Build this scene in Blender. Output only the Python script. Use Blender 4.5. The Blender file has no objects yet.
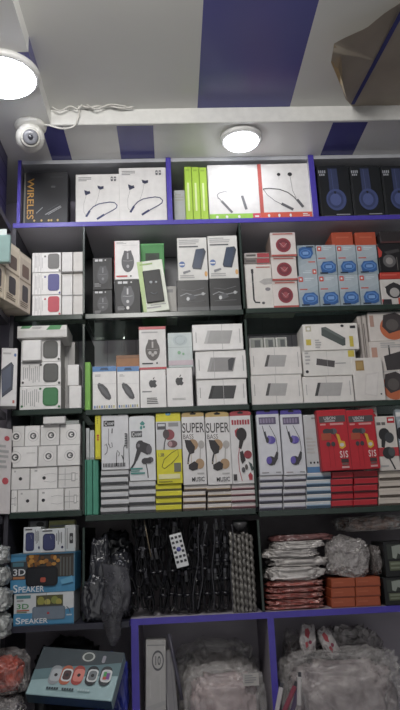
import bpy, bmesh, math, random
from mathutils import Vector, Matrix, noise
random.seed(7)
S = bpy.context.scene
COL = S.collection
# ------------------------------------------------------------------ camera
F = 670.0
PITCH, YAW, ROLL = math.radians(14.5), math.radians(2.8), math.radians(-2.55)
CAM = Vector((0, -2.0, 1.5))
def cam_basis():
    cp, sp, cy, sy = math.cos(PITCH), math.sin(PITCH), math.cos(YAW), math.sin(YAW)
    f = Vector((sy*cp, cy*cp, sp)); rt = Vector((cy, -sy, 0)); up = rt.cross(f)
    cr, sr = math.cos(ROLL), math.sin(ROLL)
    return rt*cr + up*sr, -rt*sr + up*cr, f
RT, UP, FW = cam_basis()
cd = bpy.data.cameras.new('camera'); cam = bpy.data.objects.new('camera', cd); COL.objects.link(cam)
cam.matrix_world = Matrix(((RT.x, UP.x, -FW.x, CAM.x), (RT.y, UP.y, -FW.y, CAM.y), (RT.z, UP.z, -FW.z, CAM.z), (0, 0, 0, 1)))
cd.sensor_fit = 'VERTICAL'; cd.sensor_height = 24; cd.lens = 24*F/710; cd.clip_start = .02
S.camera = cam
def ray(px, py): return FW*F + RT*(px-200) + UP*(355-py)
def P(px, py, Y=0.0):               # point of the plane Y seen at a pixel of the survey photo
    d = ray(px, py); return CAM + d*((Y-CAM.y)/d.y)
def PZ(px, py, z):
    d = ray(px, py); return CAM + d*((z-CAM.z)/d.z)
def PX(px, py, x):
    d = ray(px, py); return CAM + d*((x-CAM.x)/d.x)
# ------------------------------------------------------------------ materials
def lin(c): return tuple(((v/12.92) if v <= .04045 else ((v+.055)/1.055)**2.4) for v in c)
def hexc(h):
    c = tuple(int(h[i:i+2], 16)/255 for i in (0, 2, 4)); g = .3*c[0]+.59*c[1]+.11*c[2]
    return lin(tuple(0.012+.988*(g+(v-g)*.9) for v in c))      # haze put into every colour: blacks lifted, hues muted
MATS = {}
def M(h, rough=.5, metal=0., var=.06, scale=40., emit=0., bump=0.):
    k = (h, rough, metal, var, scale, emit, bump)
    if k in MATS: return MATS[k]
    m = bpy.data.materials.new('mat_'+h); m.use_nodes = True; nt = m.node_tree
    b = nt.nodes['Principled BSDF']; c = hexc(h)
    b.inputs['Roughness'].default_value = rough; b.inputs['Metallic'].default_value = metal
    b.inputs['Specular IOR Level'].default_value = .4
    tc = nt.nodes.new('ShaderNodeTexCoord'); n = nt.nodes.new('ShaderNodeTexNoise')
    n.inputs['Scale'].default_value = scale; n.inputs['Detail'].default_value = 3
    nt.links.new(tc.outputs['Object'], n.inputs['Vector'])
    r = nt.nodes.new('ShaderNodeValToRGB')
    r.color_ramp.elements[0].position = .3; r.color_ramp.elements[1].position = .7
    r.color_ramp.elements[0].color = tuple(v*(1-var) for v in c)+(1,)
    r.color_ramp.elements[1].color = tuple(min(1, v*(1+var)) for v in c)+(1,)
    nt.links.new(n.outputs['Fac'], r.inputs['Fac']); nt.links.new(r.outputs['Color'], b.inputs['Base Color'])
    if bump:
        bp = nt.nodes.new('ShaderNodeBump'); bp.inputs['Strength'].default_value = bump; bp.inputs['Distance'].default_value = .003
        nt.links.new(n.outputs['Fac'], bp.inputs['Height']); nt.links.new(bp.outputs['Normal'], b.inputs['Normal'])
    if emit:
        b.inputs['Emission Color'].default_value = c+(1,); b.inputs['Emission Strength'].default_value = emit
    MATS[k] = m; return m
def glass_mat(name, tint, spec=.12, rough=.05):
    m = bpy.data.materials.new(name); m.use_nodes = True; nt = m.node_tree
    nt.nodes.remove(nt.nodes['Principled BSDF']); out = nt.nodes['Material Output']
    t = nt.nodes.new('ShaderNodeBsdfTransparent'); t.inputs['Color'].default_value = hexc(tint)+(1,)
    g = nt.nodes.new('ShaderNodeBsdfGlossy'); g.inputs['Roughness'].default_value = rough
    mx = nt.nodes.new('ShaderNodeMixShader'); mx.inputs['Fac'].default_value = spec
    nt.links.new(t.outputs[0], mx.inputs[1]); nt.links.new(g.outputs[0], mx.inputs[2]); nt.links.new(mx.outputs[0], out.inputs['Surface'])
    return m
GLASS = glass_mat('shelf_glass', 'DCE6E0', .08)
def film(name, h, alpha=.35, rough=.18, scale=28., h2=None, bump=.9):   # crinkled plastic film
    m = bpy.data.materials.new(name); m.use_nodes = True; nt = m.node_tree
    b = nt.nodes['Principled BSDF']; c = hexc(h)
    b.inputs['Roughness'].default_value = rough; b.inputs['Specular IOR Level'].default_value = .8
    tc = nt.nodes.new('ShaderNodeTexCoord'); n = nt.nodes.new('ShaderNodeTexNoise')
    n.inputs['Scale'].default_value = scale; n.inputs['Detail'].default_value = 5; n.inputs['Distortion'].default_value = 1.2
    nt.links.new(tc.outputs['Object'], n.inputs['Vector'])
    r = nt.nodes.new('ShaderNodeValToRGB'); e = r.color_ramp.elements
    e[0].position = .35; e[1].position = .65
    e[0].color = tuple(v*.7 for v in c)+(1,); e[1].color = (hexc(h2) if h2 else tuple(min(1, v*1.2) for v in c))+(1,)
    nt.links.new(n.outputs['Fac'], r.inputs['Fac']); nt.links.new(r.outputs['Color'], b.inputs['Base Color'])
    bp = nt.nodes.new('ShaderNodeBump'); bp.inputs['Strength'].default_value = bump; bp.inputs['Distance'].default_value = .006
    nt.links.new(n.outputs['Fac'], bp.inputs['Height']); nt.links.new(bp.outputs['Normal'], b.inputs['Normal'])
    if alpha < 1:
        mr = nt.nodes.new('ShaderNodeMapRange'); mr.inputs['From Min'].default_value = .35; mr.inputs['From Max'].default_value = .7
        mr.inputs['To Min'].default_value = alpha*.6; mr.inputs['To Max'].default_value = min(1, alpha*1.6)
        nt.links.new(n.outputs['Fac'], mr.inputs['Value']); nt.links.new(mr.outputs['Result'], b.inputs['Alpha'])
    return m
WHITE = M('E6E4E2', .45); PAPER = M('DAD8D6', .5); OFFW = M('CFCBC6', .5); GREY = M('8A8A8C'); DGREY = M('4A4A4E')
BLACK = M('17171B', .4); INK = M('26262B', .5); LINE = M('A9A8A8', .6); FAINT = M('BDBBBA', .6); BLUEEDGE = M('463AB0', .35)
RED = M('C0262C', .45); LIME = M('9CC83C', .45); NAVY = M('2E3354', .4); GREEN = M('3C8A48')
# ------------------------------------------------------------------ object helpers
def link(name, me, parent=None):
    o = bpy.data.objects.new(name, me); COL.objects.link(o)
    if parent: o.parent = parent
    return o
def tag(o, label, cat, group=None, kind=None):
    o['label'] = label; o['category'] = cat
    if group: o['group'] = group
    if kind: o['kind'] = kind
    return o
def thing(name, label, cat, loc=(0, 0, 0), rot=(0, 0, 0), group=None):
    o = bpy.data.objects.new(name, None); o.empty_display_size = .02; COL.objects.link(o)
    o.location = loc; o.rotation_euler = rot; return tag(o, label, cat, group)
def struct(name, me):
    o = link(name, me); o['kind'] = 'structure'; return o
class MB:                                                   # a bmesh with material slots
    def __init__(s): s.bm = bmesh.new(); s.mats = []
    def mi(s, m):
        if m not in s.mats: s.mats.append(m)
        return s.mats.index(m)
    def box(s, a, b, m, bevel=0., mats=None, seg=1):
        a, b = Vector(a), Vector(b); c = (a+b)/2; d = b-a
        r = bmesh.ops.create_cube(s.bm, size=1, matrix=Matrix.Translation(c) @ Matrix.Diagonal((d.x, d.y, d.z, 1)))
        vs = r['verts']; fs = list({f for v in vs for f in v.link_faces})
        for f in fs:
            f.material_index = s.mi(m); n = f.normal
            if mats:
                k = 'front' if n.y < -.5 else 'back' if n.y > .5 else 'left' if n.x < -.5 else 'right' if n.x > .5 else 'top' if n.z > .5 else 'bottom'
                if k in mats: f.material_index = s.mi(mats[k])
        if bevel:
            es = list({e for v in vs for e in v.link_edges})
            bmesh.ops.bevel(s.bm, geom=es, offset=bevel, segments=seg, affect='EDGES', profile=.5)
        return s
    def poly(s, pts, m):
        vs = [s.bm.verts.new(p) for p in pts]
        try: f = s.bm.faces.new(vs)
        except ValueError: return
        f.material_index = s.mi(m)
    def tube(s, pts, r, m, n=6, closed=False):
        pts = [Vector(p) for p in pts]; rings = []; L = len(pts); prev = None
        for i, p in enumerate(pts):
            t = (pts[(i+1) % L]-pts[i-1]) if closed else (pts[min(i+1, L-1)]-pts[max(i-1, 0)])
            t.normalize()
            if prev is None:
                a = Vector((0, 0, 1)) if abs(t.z) < .9 else Vector((1, 0, 0)); u = t.cross(a).normalized()
            else: u = (prev - t*prev.dot(t)).normalized()
            prev = u; w = t.cross(u); rr = r[i] if isinstance(r, (list, tuple)) else r
            rings.append([s.bm.verts.new(p + (u*math.cos(2*math.pi*k/n)+w*math.sin(2*math.pi*k/n))*rr) for k in range(n)])
        k = s.mi(m)
        for i in range(L if closed else L-1):
            A, B = rings[i], rings[(i+1) % L]
            for j in range(n):
                f = s.bm.faces.new((A[j], A[(j+1) % n], B[(j+1) % n], B[j])); f.material_index = k; f.smooth = True
        if not closed:
            for R_, rev in ((rings[0], True), (rings[-1], False)):
                f = s.bm.faces.new(list(reversed(R_)) if rev else R_); f.material_index = k
        return s
    def lathe(s, prof, m, c=(0, 0, 0), n=32, axis='z', mats=None):
        c = Vector(c); rings = []
        def pt(r, h, a):
            x, y = r*math.cos(a), r*math.sin(a)
            return c + (Vector((x, y, h)) if axis == 'z' else Vector((x, h, y)) if axis == 'y' else Vector((h, x, y)))
        for r, h in prof: rings.append([s.bm.verts.new(pt(r, h, 2*math.pi*k/n)) for k in range(n)])
        for i in range(len(rings)-1):
            for j in range(n):
                f = s.bm.faces.new((rings[i][j], rings[i][(j+1) % n], rings[i+1][(j+1) % n], rings[i+1][j]))
                f.material_index = s.mi(mats[i] if mats else m); f.smooth = True
        for R_ in (rings[0], rings[-1]):
            f = s.bm.faces.new(R_); f.material_index = s.mi(m)
        bmesh.ops.recalc_face_normals(s.bm, faces=s.bm.faces)
        return s
    def mesh(s, name='mesh'):
        me = bpy.data.meshes.new(name); s.bm.to_mesh(me); s.bm.free()
        for m in s.mats: me.materials.append(m)
        return me
    def build(s, name, parent=None): return link(name, s.mesh(name), parent)
# ------------------------------------------------------------------ printed graphics on a face
TXT = {}
def text_polys(t):
    if t in TXT: return TXT[t]
    cu = bpy.data.curves.new('t', 'FONT'); cu.body = t; cu.resolution_u = 3; cu.offset = .012
    o = bpy.data.objects.new('t', cu); COL.objects.link(o)
    dg = bpy.context.evaluated_depsgraph_get(); me = bpy.data.meshes.new_from_object(o.evaluated_get(dg))
    vs = [v.co.copy() for v in me.vertices]
    x0, x1 = min(v.x for v in vs), max(v.x for v in vs); y0, y1 = min(v.y for v in vs), max(v.y for v in vs)
    out = [[((vs[i].x-x0)/(x1-x0), (vs[i].y-y0)/(y1-y0)) for i in p.vertices] for p in me.polygons]
    bpy.data.objects.remove(o); bpy.data.curves.remove(cu); bpy.data.meshes.remove(me)
    TXT[t] = out; return out
def arc(cu, cv, ru, rv, a0, a1, n=12):
    return [(cu+ru*math.cos(math.radians(a0+(a1-a0)*i/n)), cv+rv*math.sin(math.radians(a0+(a1-a0)*i/n))) for i in range(n+1)]
def put_art(mb, art, w, h, origin=(0, 0, 0), U=(1, 0, 0), V=(0, 0, -1), N=(0, -1, 0)):
    """u right, v down, in 0..1 of a face whose top left corner is at origin"""
    O, U, V, N = Vector(origin), Vector(U), Vector(V), Vector(N)
    lay = 0
    def poly(uv, m, z):
        pts = [O + U*(u*w) + V*(v*h) + N*z for u, v in uv]
        ar = sum(uv[i][0]*uv[(i+1) % len(uv)][1]-uv[(i+1) % len(uv)][0]*uv[i][1] for i in range(len(uv)))
        if ar > 0: pts.reverse()
        mb.poly(pts, m)
    for e in art:
        lay += 1; z = .0003+.00012*lay; k = e[0]
        if k == 'r': _, a, b, c, d, m = e; poly([(a, b), (c, b), (c, d), (a, d)], m, z)
        elif k == 'e': _, a, b, c, d, m = e; poly([(a+c*math.cos(t*math.pi/14), b+d*math.sin(t*math.pi/14)) for t in range(28)], m, z)
        elif k == 'rr':
            _, a, b, c, d, rad, m = e; ru = rad; rv = rad*w/h; q = []
            for cu, cv, s0 in ((c-ru, d-rv, 0), (a+ru, d-rv, 90), (a+ru, b+rv, 180), (c-ru, b+rv, 270)):
                q += arc(cu, cv, ru, rv, s0, s0+90, 5)
            poly(q, m, z)
        elif k == 'p': poly(e[1], e[2], z)
        elif k == 'l':
            _, pts, wd, m = e
            P2 = [Vector((u*w, v*h)) for u, v in pts]; L = []; R_ = []
            for i, p in enumerate(P2):
                t = (P2[min(i+1, len(P2)-1)]-P2[max(i-1, 0)]).normalized(); nn = Vector((-t.y, t.x))*wd/2
                L.append(p+nn); R_.append(p-nn)
            for i in range(len(P2)-1):
                poly([(q.x/w, q.y/h) for q in (L[i], L[i+1], R_[i+1], R_[i])], m, z)
        elif k == 't':
            t, a, b, c, d, m = e[1:7]; rot = e[7] if len(e) > 7 else 0
            for q in text_polys(t):
                if rot: poly([(a+(c-a)*y, b+(d-b)*x) for x, y in q], m, z)
                else: poly([(a+(c-a)*x, d-(d-b)*y) for x, y in q], m, z)
def bars(a, b, c, d, n, m, seed=1):                          # lines of print too small to read
    r = random.Random(seed); out = []; st = (d-b)/n
    for i in range(n):
        out.append(('r', a, b+st*i, a+(c-a)*r.uniform(.6, 1), b+st*(i+.5), m))
    return out
def vbars(a, b, c, d, n, m, seed=1):
    r = random.Random(seed); st = (c-a)/n
    return [('r', a+st*i, b+(d-b)*r.uniform(0, .2), a+st*(i+.45), d-(d-b)*r.uniform(0, .3), m) for i in range(n)]
TOPZ = 0.
def carton(name, label, cat, x0, yt, x1, yb, zb=None, Y=.012, d=.08, m=None, art=(), group=None, tilt=0., mats=None, h=None, bev=.0012, yawd=0., sideart=None, parts=None):
    """a printed box standing with its front on the plane Y, between two surveyed pixel columns; returns (object, z of its top)"""
    m = m or WHITE; ym = (yt+yb)/2; xm = (x0+x1)/2
    X0, X1 = P(x0, ym, Y).x+.0005, P(x1, ym, Y).x-.0005
    if zb is None: zb = P(xm, yb, Y).z
    if h is None: h = P(xm, yt, Y).z-zb
    w = X1-X0; hh = h-.0009
    mb = MB(); mb.box((-w/2, 0, 0), (w/2, d, hh), m, bev, mats)
    put_art(mb, art, w, hh, (-w/2, 0, hh))
    if sideart:                                             # graphics on the left side
        put_art(mb, sideart, d, hh, (-w/2, d, hh), U=(0, -1, 0), N=(-1, 0, 0))
    loc = ((X0+X1)/2, Y, zb+.0005); rot = (0, math.radians(-tilt), math.radians(yawd))
    if parts is None:
        o = mb.build(name); o.location = loc; o.rotation_euler = rot; tag(o, label, cat, group)
    else:
        o = thing(name, label, cat, loc, rot, group); mb.build('carton', o)
        parts(o, w, hh, d)
    return o, zb+h
ORD = ['first', 'second', 'third', 'fourth', 'fifth', 'sixth', 'seventh', 'eighth']
ORDL = ['topmost', 'second from the top', 'third from the top', 'fourth from the top', 'fifth from the top', 'sixth from the top', 'seventh from the top']
# ------------------------------------------------------------------ shelf levels
zA, zB, zC, zD, zE = P(200, 219.3).z, P(210, 310.5).z, P(200, 405.8).z, P(200, 510.5).z, P(200, 615.5).z
zF = zE-.36
zS = P(240, 156).z                                         # underside of the dropped border
DEP = .27                                                  # depth of the shelves
YM = PZ(200, 121.5, zS).y                                  # front of the dropped border
zM = P(200, 107.6, YM).z                                   # main ceiling
XL = P(17.5, 190).x                                        # left end of the wall unit
XR = 1.02
XWL = XL-.36                                               # left wall
XD1, XD2 = -.259, .245                                     # glass dividers between the three bays
ZB = (2.163, 2.163, 2.166); ZC = (1.867, 1.860, 1.857); ZD = (1.567, 1.551, 1.542)
# ------------------------------------------------------------------ room shell
PURP = M('4E4E92', .22, var=.05, scale=4); PANEL = M('D2D2CE', .3, var=.04, scale=3); SOFF = M('E6E6E2', .35, var=.04, scale=3)
BACKP = M('8A8492', .5, var=.08, scale=6); BACKD = M('6A6474', .5, var=.08, scale=6)
YB = DEP+.03; YF = -3.6
mb = MB(); mb.box((XWL-.1, YF, -.1), (XR+.5, YB+.1, 0), M('C4C0B8', .4, scale=6)); struct('floor', mb.mesh())
mb = MB(); mb.box((XWL-.1, YB, 0), (XR+.5, YB+.1, zM+.3), BACKP)
struct('wall_back', mb.mesh())
mb = MB(); mb.box((XWL-.1, YF, 0), (XWL, YB, zM+.3), M('77738A', .5)); struct('wall_left', mb.mesh())
mb = MB(); mb.box((XR+.4, YF, 0), (XR+.5, YB, zM+.3), M('8A8892', .5)); struct('wall_right', mb.mesh())
# main ceiling: grey and dark blue plastic panels running towards the shelves
mb = MB()
xs = [(XWL-.1, PANEL), (PZ(197.5, 106, zM).x, PURP), (PZ(290, 106, zM).x, PANEL), (XR+.5, None)]
for (a, m), (b, _) in zip(xs, xs[1:]): mb.box((a, YF, zM), (b, YB+.1, zM+.06), m)
struct('ceiling', mb.mesh())
# dropped border along the shelves
mb = MB()
xb = [XWL-.1, PZ(40, 123, zS).x, PZ(62, 123, zS).x, PZ(116, 123, zS).x, PZ(153, 123, zS).x, PZ(334, 120, zS).x, PZ(369, 120, zS).x, XR+.5]
for i, (a, b) in enumerate(zip(xb, xb[1:])): mb.box((a, YM+.012, zS), (b, YB, zM), PURP if i % 2 else SOFF)
struct('trim_1', mb.mesh())
# dropped border along the left wall
q0, q1 = PZ(50, 122, zS), PZ(28, 52, zS); XS = (q0.x+q1.x)/2
ys = [YF, PZ(28, 52, zS).y, PZ(38, 86, zS).y, YM+.012]
mb = MB()
for i, (a, b) in enumerate(zip(ys, ys[1:])): mb.box((XWL, a, zS), (XS, b, zM), PURP if i % 2 else SOFF)
struct('trim_2', mb.mesh())
mb = MB(); mb.box((XS, YM, zS-.004), (XR+.4, YM+.012, zM), M('D8D8D4', .35), .002); struct('trim_3', mb.mesh())
# ------------------------------------------------------------------ shelving
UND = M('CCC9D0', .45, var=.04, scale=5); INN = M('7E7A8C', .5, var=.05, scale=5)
t = thing('top_cabinet', 'white laminate shelf cabinet with blue edging right under the ceiling border', 'cabinet', (0, 0, 0))
tb = P(200, 223.6).z
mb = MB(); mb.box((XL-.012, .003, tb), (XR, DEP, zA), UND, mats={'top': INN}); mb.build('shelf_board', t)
mb = MB(); mb.box((XL-.012, 0, tb), (XR, .003, zA+.001), BLUEEDGE, .0008); mb.build('edge_band', t)
for a, b, wht in ((17.5, 20.8, 0), (166.5, 171.5, 0), (310.5, 316, 1)):
    X0, X1 = P(a, 185).x, P(b, 185).x
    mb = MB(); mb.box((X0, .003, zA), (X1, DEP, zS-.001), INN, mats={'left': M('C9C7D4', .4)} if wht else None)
    mb.box((X0, 0, zA+.001), (X1, .003, zS-.001), BLUEEDGE); mb.build('side_panel' if a < 20 else 'divider', t)
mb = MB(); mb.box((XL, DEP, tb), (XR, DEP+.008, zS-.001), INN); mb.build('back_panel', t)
for a, b in ((20.8, 166.5), (171.5, 310.5), (316, None)):
    X0 = P(a, 185).x+.001; X1 = P(b, 185).x-.001 if b else XR
    MB().box((X0, .004, zS-.014), (X1, DEP-.001, zS-.001), M('B8BAC0', .4)).build('top_board', t)
# glass shelves, one per bay and level
EDGE = M('27352F', .25, var=.1); DEDGE = M('1F2523', .3)
bays = ((XL+.001, XD1-.004, 'left'), (XD1+.004, XD2-.004, 'middle'), (XD2+.004, XR, 'right'))
for z3, lev, th in ((ZB, 'second', .014), (ZC, 'third', .014), (ZD, 'fourth', .014)):
    for (a, b, bn), z in zip(bays, z3):
        g = thing('glass_shelf', f'dark edged glass shelf of the {bn} bay carrying the {lev} row of goods', 'shelf', ((a+b)/2, 0, z), group='glass shelves of the display wall')
        w = (b-a)/2
        mb = MB(); mb.box((-w, .012, -.008), (w, DEP, 0), GLASS); mb.build('pane', g)
        mb = MB(); mb.box((-w, 0, -th-.004), (w, .012, -.0005), EDGE, .002); mb.build('edge_rail', g)
for x, bn in ((XD1, 'left and middle'), (XD2, 'middle and right')):
    for za, zb_, lev in ((ZB[1]+.002, tb, 'second'), (ZC[1]+.002, ZB[1]-.034, 'third'), (ZD[1]+.002, ZC[1]-.034, 'fourth'), (zE+.002, ZD[1]-.034, 'fifth')):
        g = thing('glass_divider', f'upright dark glass divider between {bn} bays beside the {lev} row', 'divider', (x, 0, za), group='upright glass dividers')
        mb = MB(); mb.box((-.003, .008, 0), (.003, DEP, zb_-za), glass_mat('divider_glass', '5A6660', .12)); mb.build('pane', g)
        mb = MB(); mb.box((-.0035, 0, 0), (.0035, .008, zb_-za), EDGE, .001); mb.build('edge_rail', g)
# lower blue cabinet
LINN = M('A8A2AC', .5, var=.05, scale=5)
t = thing('lower_cabinet', 'blue edged open cabinet with dim compartments along the bottom', 'cabinet', (0, 0, 0))
eb = P(200, 622).z; XC0 = P(131, 655).x
mb = MB(); mb.box((XC0, .003, eb), (XR, DEP, zE), LINN); mb.build('shelf_board', t)
mb = MB(); mb.box((XC0, 0, eb), (XR, .003, zE), BLUEEDGE); mb.build('edge_band', t)
for a, b in ((131.5, 139), (270, 276.5)):
    X0, X1 = P(a, 660).x, P(b, 660).x
    mb = MB(); mb.box((X0, .003, zF+.0005), (X1, DEP, eb), LINN); mb.box((X0, 0, zF+.0005), (X1, .003, eb), BLUEEDGE); mb.build('divider', t)
mb = MB(); mb.box((XL+.001, 0, zF-.02), (XR, DEP, zF), LINN); mb.build('bottom_board', t)
mb = MB(); mb.box((XL, DEP+.001, zF-.02), (XR, DEP+.008, zE), LINN); mb.build('back_panel', t)
XLB = P(5, 600).x
mb = MB(); mb.box((XL+.001, -.04, zE-.016), (XC0-.001, DEP, zE-.001), M('2B2B38', .5)); mb.build('corner_board', t)
tag(MB().box((XL-.0125, .0, zF-.02), (XL-.0005, DEP, tb-.002), M('34333C', .5)).build('end_panel'), 'tall dark end panel at the left end of the glass shelves', 'panel')  # upright panel closing the left end of the bays
g = thing('base_cupboard', 'low closed cupboard carrying the blue edged compartments', 'cupboard', ((XL+XR)/2, 0, 0))
cw = (XR-XL)/2
mb = MB(); mb.box((-cw+.001, -.24, 0), (cw, DEP, zF-.0215), M('8A8790', .45)); mb.build('body', g)
for k in range(3):
    dr = MB().box((-cw+.005+k*cw*2/3, -.256, .08), (-cw-.005+(k+1)*cw*2/3, -.2405, zF-.03), M('9A97A2', .4), .002).build('door', g)
    MB().box((-cw+.03+k*cw*2/3, -.27, .6), (-cw+.04+k*cw*2/3, -.2565, .75), M('B8B8BC', .3, .8), .002).build('handle', dr)
# dark panel lining the back of the bays
LILAC = M('EAE6EE', .5, var=.08, scale=6)
for za, zb_, mm, lev in ((ZB[0]-.01, tb-.002, M('86878C', .45), 'second'), (ZC[0]-.01, ZB[0]-.012, LILAC, 'third'), (ZD[0]-.01, ZC[0]-.012, M('5A595E', .5), 'fourth'), (zE+.001, ZD[0]-.012, M('6E676C', .5), 'fifth')):
    mb = MB(); mb.box((XL, DEP+.001, za), (XR, DEP+.012, zb_), mm)
    if lev == 'third':
        for k in range(24): mb.box((XL+.01+.05*k, DEP+.0003, za), (XL+.014+.05*k, DEP+.001, zb_), M('C9C4D0', .5))
    tag(mb.build('back_lining'), f'dull lining panel behind the goods of the {lev} row', 'panel', 'lining panels behind the glass shelves')
# shelving on the left wall
t = thing('side_shelving', 'dark shelving rack on the left side wall turned towards the room', 'shelving', (0, 0, 0))
XS0 = XWL+.002; XS1 = XL-.0145
for z in (tb, ZB[0]-.01, ZC[0]-.01, ZD[0]-.01, zE-.02, zF): MB().box((XS0, -1.3, z-.02), (XS1, -.004, z), M('4A4850', .45)).build('shelf_board', t)
MB().box((XS0, -1.31, 0), (XS0+.02, -.004, zS-.02), M('3A3844', .5)).build('back_panel', t)
for y in (-1.33, -.5): MB().box((XS0, y, 0), (XS1, y+.018, zS-.02), M('3A3844', .5)).build('upright', t)
# ------------------------------------------------------------------ lamps, camera, wires, ceiling sheet
def downlight(px, py, label, watts, rad):
    c = PZ(px, py, zS)
    g = thing('downlight', label, 'lamp', c, group='round ceiling downlights')
    mb = MB(); mb.lathe([(rad+.012, 0), (rad+.012, -.012), (rad+.002, -.018), (rad, -.014), (rad, 0)], M('DADAD8', .35), n=40); mb.build('trim_ring', g)
    mb = MB(); mb.lathe([(rad, -.010), (rad*.92, -.024), (rad*.6, -.032), (.004, -.035)], M('F4F6FF', .4, var=0, emit=watts), n=40); mb.build('diffuser', g)
downlight(241, 137, 'glaring white round downlight over the lime and red cartons', 16, .055)
downlight(3, 73, 'glaring white round downlight in the border along the left wall', 30, .085)
c = PZ(30.5, 125, zS)
g = thing('dome_camera', 'white dome security camera hanging from the ceiling corner', 'camera', c)
CAMW = M('D8D6CE', .35)
MB().lathe([(.046, -.001), (.048, -.005), (.046, -.012), (.042, -.018), (.0005, -.018)], CAMW, n=40).build('base', g)
mb = MB(); mb.lathe([(.043*math.sin(math.radians(a)) if a > 0 else .0005, -.044-.043*-math.cos(math.radians(a))) for a in range(0, 181, 10)], CAMW, n=36); mb.build('ball', g)
lookd = (CAM+Vector((.05, 0, .2))-(c+Vector((0, 0, -.045)))).normalized()
lens = MB(); lens.lathe([(.0005, 0), (.027, .0), (.029, -.004), (.030, -.012), (.0005, -.012)], M('B9B7AE', .35), n=32)
lo = lens.build('lens_ring', g); R4 = Vector((0, 0, 1)).rotation_difference(lookd).to_matrix().to_4x4()
lo.matrix_local = Matrix.Translation(Vector((0, 0, -.046))+lookd*.043) @ R4
l2 = MB().lathe([(.0005, .004), (.012, .0055), (.019, .004), (.023, .0)], M('6A6B70', .2), n=28).build('lens_window', lo)
l3 = MB().lathe([(.0005, .0075), (.007, .0075), (.008, .004)], M('2A2A30', .1), n=20).build('lens', lo)
def pz(lst, dz=-.004): return [PZ(x, y, zS)+Vector((0, 0, dz)) for x, y in lst]
def spline(pts, n=8):
    pts = [Vector(p) for p in pts]; out = []
    for i in range(len(pts)-1):
        a, b = pts[max(i-1, 0)], pts[i]; c_, d = pts[i+1], pts[min(i+2, len(pts)-1)]
        for k in range(n):
            s = k/n; out.append(.5*((2*b)+(c_-a)*s+(2*a-5*b+4*c_-d)*s*s+(-a+3*b-3*c_+d)*s**3))
    return out+[pts[-1]]
WIRE = M('CFCDC6', .45)
yw = YM-.006
w1 = [c+Vector((.045, -.02, -.014))]+[P(x, y, yw-.01) for x, y in ((48, 125), (62, 128.5), (74, 126), (79, 114), (79.5, 106), (90, 107.5), (105, 105), (120, 108), (133, 107))]
tag(MB().tube(spline(w1), .0028, WIRE, 7).build('camera_cable'), 'white camera cable looping over the ceiling border beside the dome camera', 'cable')
w2 = [P(x, y, yw-.016) for x, y in ((52, 107), (60, 110.5), (70, 106.5), (78, 109), (84, 104), (96, 109), (110, 104.5), (126, 106.5))]
tag(MB().tube(spline(w2), .0022, WIRE, 7).build('loose_wire'), 'thin white wire lying wavy along the top of the ceiling border', 'wire')  # loose wire running along the border
# brown sheet peeling off the ceiling
SH = M('A89C8A', .5, var=.1, scale=8)
outl = [(334, 44), (368, 26), (420, -12), (420, 20), (420, 106), (352, 105.5), (346, 100), (340, 84), (331, 62), (333, 52)]
sag = [.05, .035, .0015, .0015, .0015, .0015, .03, .055, .06, .06]
pts = [PZ(x, y, zM-s) for (x, y), s in zip(outl, sag)]; cen = PZ(380, 62, zM-.02)
g = thing('hanging_sheet', 'brownish backing sheet peeling and sagging from the ceiling at right', 'sheet', cen)
mb = MB(); n = len(pts)
ringm = []
for i in range(n):
    a, b = pts[i]-cen, pts[(i+1) % n]-cen
    K = 6
    for k in range(K):
        for j in range(4):
            p = [[(a*(1-kk/K)+b*kk/K)*(jj/4) for jj in (j, j+1)] for kk in (k, k+1)]
            qd = [p[0][0], p[0][1], p[1][1], p[1][0]]
            qd = [v+Vector((0, 0, .006*noise.noise((v+cen)*14))) for v in qd]
            mb.poly(qd if j else [qd[0], qd[1], qd[2]], SH)
bmesh.ops.remove_doubles(mb.bm, verts=mb.bm.verts, dist=.0004); bmesh.ops.recalc_face_normals(mb.bm, faces=mb.bm.faces)
for f in mb.bm.faces: f.smooth = True
mb.build('sheet', g)
fl = [PZ(x, y, zM-s)-cen for x, y, s in ((331, 62, .062), (334, 44, .052), (341, 54, .05), (338, 68, .08), (343, 84, .075), (347, 100, .035), (340, 84, .058))]
MB_ = MB(); MB_.poly(fl[:4]+fl[4:], M('B49E7C', .5)); MB_.build('torn_flap', g)
st = [PZ(x, y, zM-s)-cen for x, y, s in ((351, 104.5, .026), (354.5, 104.5, .026), (410, 2, .03), (406, 0, .03))]
mb = MB(); mb.poly(st, M('33387A', .4)); mb.poly([v+Vector((0, 0, .001)) for v in st], M('33387A', .4)); mb.build('blue_strip', g)
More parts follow.
